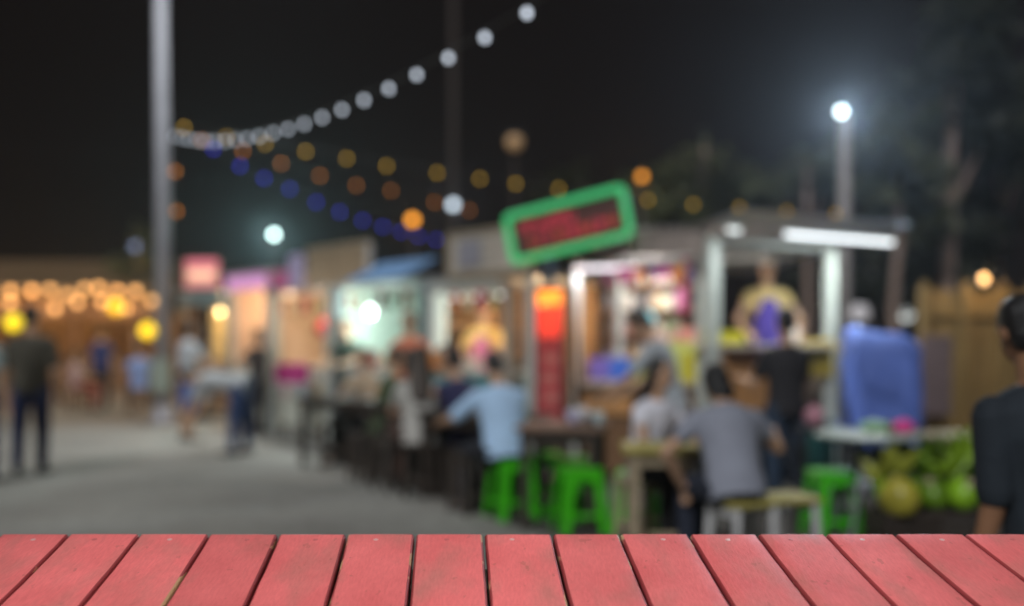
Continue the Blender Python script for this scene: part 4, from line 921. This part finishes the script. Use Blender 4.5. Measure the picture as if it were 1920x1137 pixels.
boards(t, 'valance_board', 0, PW, -.3, 1.95, 2.5, 3, brwood); t.box('counter_top', (PW/2, -.2, .95), (PW-.4, .6, .06), brwood); boards(t, 'counter_board', .2, PW-.2, -.4, .15, .9, 4, brwood)
GW = E('glow_pavilion', (1, .54, .2), 1.7)
for row, (z, y, n) in enumerate(((2.62, -.72, 15), (2.28, -.5, 12))):
    for q in range(n):
        x = .2+(PW-.3)*(q+.5*(row % 2))/n+random.uniform(-.1, .1); t.ell('bulb', (x, y, z+random.uniform(-.1, .12)), (.085, .085, .1), GW)
for x in (1.5, 4, 6.3): t.light((x, -1.2, 2.3), 55, (1, .6, .26), .3); t.light((x, 1.2, 2.2), 40, (1, .62, .28), .3)
def lantern_pole(label, px, d, y, r, rgb, es):
    z = P(px, y, d).z; t = Thing('lantern_pole', label, 'lantern', G(px, d, .004), 0, 'round yellow lanterns at the left')
    t.tube('pole', [(r*1.7, .05, 0), (r*1.7, .05, z+r*1.5), (r*1.2, .03, z+r*1.8), (0, 0, z+r*1.75)], .018, dark)
    m = E('lantern_%d' % int(rgb[1]*100), rgb, es)
    t.lathe('globe', [(r*.3, -r), (r*.75, -r*.7), (r, -r*.2), (r, r*.2), (r*.75, r*.7), (r*.3, r)], (0, 0, z), m)
    t.lathe('cap', [(r*.34, r), (r*.34, r+.03), (.02, r+.05)], (0, 0, z), dark); t.tube('cord', [(0, 0, z+r), (0, 0, z+r*1.75)], .006, dark)
    t.light((0, -.3-r, z), 6, (1, .75, .2), .1)
lantern_pole('round amber lantern left of the tall lamp post', 218, 20.5, 576, .15, (1, .56, .03), .85)
lantern_pole('round yellow lantern nearest the picture left edge', 26, 18, 606, .14, (.9, .72, .02), .7)
lantern_pole('yellow lantern just above the pale blue shirt person', 277, 20, 621, .15, (.95, .66, .02), .75)
# tent stall left of booths: green-grey umbrella and pink sign
t = Thing('market_umbrella', 'dark grey green market umbrella in front of tan tent', 'umbrella', G(384, 17.2, .004))
mb = MB().lathe([(.03, .32), (.22, .25), (.42, .1), (.52, 0), (.51, -.01), (.41, .085), (.21, .235), (.03, .3)], n=8, cap=False)
t.mesh('canopy', mb, M('grey_green_cloth', (.1, .12, .11), .8), loc=(0, 0, 1.92)); t.tube('pole', [(0, 0, 0), (0, 0, 2.22)], .02, galv); t.lathe('base', [(.22, 0), (.22, .05), (.04, .1)], (0, 0, 0), dark)
for q in range(8): a = 6.28318*q/8; t.tube('rib', [(0, 0, 2.14), (.5*math.cos(a), .5*math.sin(a), 1.915)], .006, galv)
t = Thing('food_booth', 'tan lit tent booth behind the grey green umbrella', 'booth', G(338, 18.6, .004), R(-8))
t.w = .95
posts(t, 2.2, 1.4, brwood); t.box('back_wall', (t.w/2, 1.35, 1.1), (t.w, .04, 2.1), M('tan_wall', (.5, .36, .17), .8)); t.box('roof', (t.w/2, .7, 2.24), (t.w+.15, 1.6, .05), tin)
t.box('counter_top', (t.w/2, .2, .95), (t.w-.1, .5, .05), brwood); boards(t, 'counter_board', .06, t.w-.06, .04, .1, .9, 4, brwood)
bulb_lamp(t, (t.w/2, .7, 1.9), .035, E('glow_tent', (1, .75, .4), 6), 40, (1, .76, .42), .25)
t = Thing('roof_sign', 'pink and cream lit sign above the tan tent booth', 'sign', G(348, 18.3, 2.32), R(-8))
t.box('panel', (.32, 0, .25), (.62, .08, .5), E('pink_panel', (.62, .20, .20), .5)); t.box('stripe', (.32, -.045, .22), (.5, .012, .16), E('cream_stripe', (.85, .52, .32), .6)); t.box('top_strip', (.32, -.045, .43), (.56, .012, .08), E('rose_strip', (.7, .15, .22), .5))
for x in (.1, .54): t.box('leg', (x, .05, -.03), (.03, .03, .12), dark)

# ------------------------------------------------------------------ small far lights beyond the food truck
for q, (px, py, d, r, c, es, lb) in enumerate(((1702, 592, 19, .12, (.75, .78, .75), 1.4, 'small white lamp beyond the blue tarp'), (1765, 602, 19, .1, (.65, .6, .6), .8, 'small greyish lamp left of the board wall top'), (1612, 588, 18, .17, (.5, .48, .5), .5, 'pale round lamp glowing right of the truck post'), (1733, 585, 20, .1, (.8, .45, .2), .8, 'small orange lamp between two white far lamps'))):
    z = P(px, py, d).z; t = Thing('garden_lamp', lb, 'lamp', G(px, d, .004), 0, 'small far lamps on short posts')
    t.tube('post', [(0, 0, 0), (0, 0, z-r)], .03, dark); t.ell('globe', (0, 0, z), (r, r, r), E('far_%d' % q, c, es)); t.lathe('collar', [(r*.5, -r*1.05), (r*.5, -r*.8), (r*.3, -r*.75)], (0, 0, z), dark)

# ------------------------------------------------------------------ trees
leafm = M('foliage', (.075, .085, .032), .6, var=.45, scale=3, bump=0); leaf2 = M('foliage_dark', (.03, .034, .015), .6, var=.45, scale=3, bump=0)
bark = M('bark', (.28, .20, .16), .9, var=.3, scale=12, bump=.6)
def tree(label, px, d, h, tr, crowns, n, lm, seed, rl=.16, lean=0.0):
    rnd = random.Random(seed); t = Thing('tree', label, 'tree', G(px, d, 0), 0, 'trees behind the stalls')
    pts = [V(lean*q*q+rnd.uniform(-.06, .06), rnd.uniform(-.06, .06), h*q) for q in (0, .2, .4, .6, .8, 1)]
    t.tube('trunk', pts, [tr*1.3, tr, tr*.9, tr*.8, tr*.65, tr*.4], bark, n=12)
    mb = MB()
    for (cx, cy, cz, cr) in crowns:
        c = V(cx, cy, cz)
        st = pts[3 if cz > h*.7 else 2]; t.tube('limb', [st, (st+c)/2+V(0, 0, .1), c+V(0, 0, -.1*cr)], [tr*.45, tr*.3, tr*.12], bark, n=8)
        cl = [c+V(rnd.gauss(0, .45), rnd.gauss(0, .45), rnd.gauss(0, .4))*cr for _ in range(10)]
        for _ in range(int(n/len(crowns))):
            p = rnd.choice(cl)+V(rnd.gauss(0, .2), rnd.gauss(0, .2), rnd.gauss(0, .17))*cr
            m = Euler((rnd.uniform(-1, 1), rnd.uniform(-1, 1), rnd.uniform(0, 6.28))).to_matrix(); a = rl*rnd.uniform(.6, 1.2)
            mb.add([p+m @ V(-a, 0, 0), p+m @ V(0, -a*.38, .02), p+m @ V(a, 0, -.03), p+m @ V(0, a*.38, .02)], [(0, 1, 2, 3)])
    me = bpy.data.meshes.new('crown'); me.from_pydata(mb.v, [], mb.f); me.materials.append(lm); link('crown', me, t.o)
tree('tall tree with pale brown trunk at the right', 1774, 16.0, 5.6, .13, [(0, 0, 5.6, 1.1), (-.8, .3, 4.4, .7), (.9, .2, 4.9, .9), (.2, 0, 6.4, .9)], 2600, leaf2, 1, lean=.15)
tree('slim tree between the flood lamp post and neon sign', 1512, 18.5, 4.6, .09, [(-1.2, 0, 4.1, .75), (.5, .6, 4.6, .8)], 1600, leafm, 2)
tree('dark tree standing right above the shelf stall', 1318, 19.0, 5.2, .1, [(-.6, 0, 4.2, 1.0), (.7, -.2, 3.9, .7), (-1.4, .2, 3.4, .8)], 2200, leafm, 3)
tree('leafy tree lit by the flood lamp at its right', 1680, 15.3, 4.6, .08, [(0, -.2, 4.3, .6), (.3, .3, 3.2, .7), (-.2, .2, 3.6, .5)], 1600, leafm, 4)
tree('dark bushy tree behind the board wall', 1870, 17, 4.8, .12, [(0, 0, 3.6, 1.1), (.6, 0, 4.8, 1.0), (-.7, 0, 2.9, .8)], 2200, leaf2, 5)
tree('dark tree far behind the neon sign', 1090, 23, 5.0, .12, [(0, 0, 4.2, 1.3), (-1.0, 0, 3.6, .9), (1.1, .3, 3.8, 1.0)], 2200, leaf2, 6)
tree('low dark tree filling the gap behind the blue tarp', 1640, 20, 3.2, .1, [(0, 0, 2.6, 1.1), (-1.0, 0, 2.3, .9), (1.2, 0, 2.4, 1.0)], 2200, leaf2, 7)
tree('dark tree between tall lamp post and pavilion', 262, 27, 4.0, .1, [(0, 0, 3.0, .9), (.7, 0, 2.4, .8)], 1500, leafm, 8)
bake()

# ------------------------------------------------------------------ night air with a little smoke
hz = MB().box((0, 20, 4.4), (70, 50, 10.9)).me('haze', None)
hm_ = bpy.data.materials.new('haze_air'); hm_.use_nodes = True; nt = hm_.node_tree
nt.nodes.remove(nt.nodes['Principled BSDF']); pv = nt.nodes.new('ShaderNodeVolumePrincipled')
pv.inputs['Color'].default_value = (.85, .9, 1, 1); pv.inputs['Density'].default_value = .0014; pv.inputs['Anisotropy'].default_value = .8
nt.links.new(pv.outputs[0], nt.nodes['Material Output'].inputs['Volume'])
hz.materials.append(hm_); tag(link('haze', hz), kind='stuff')
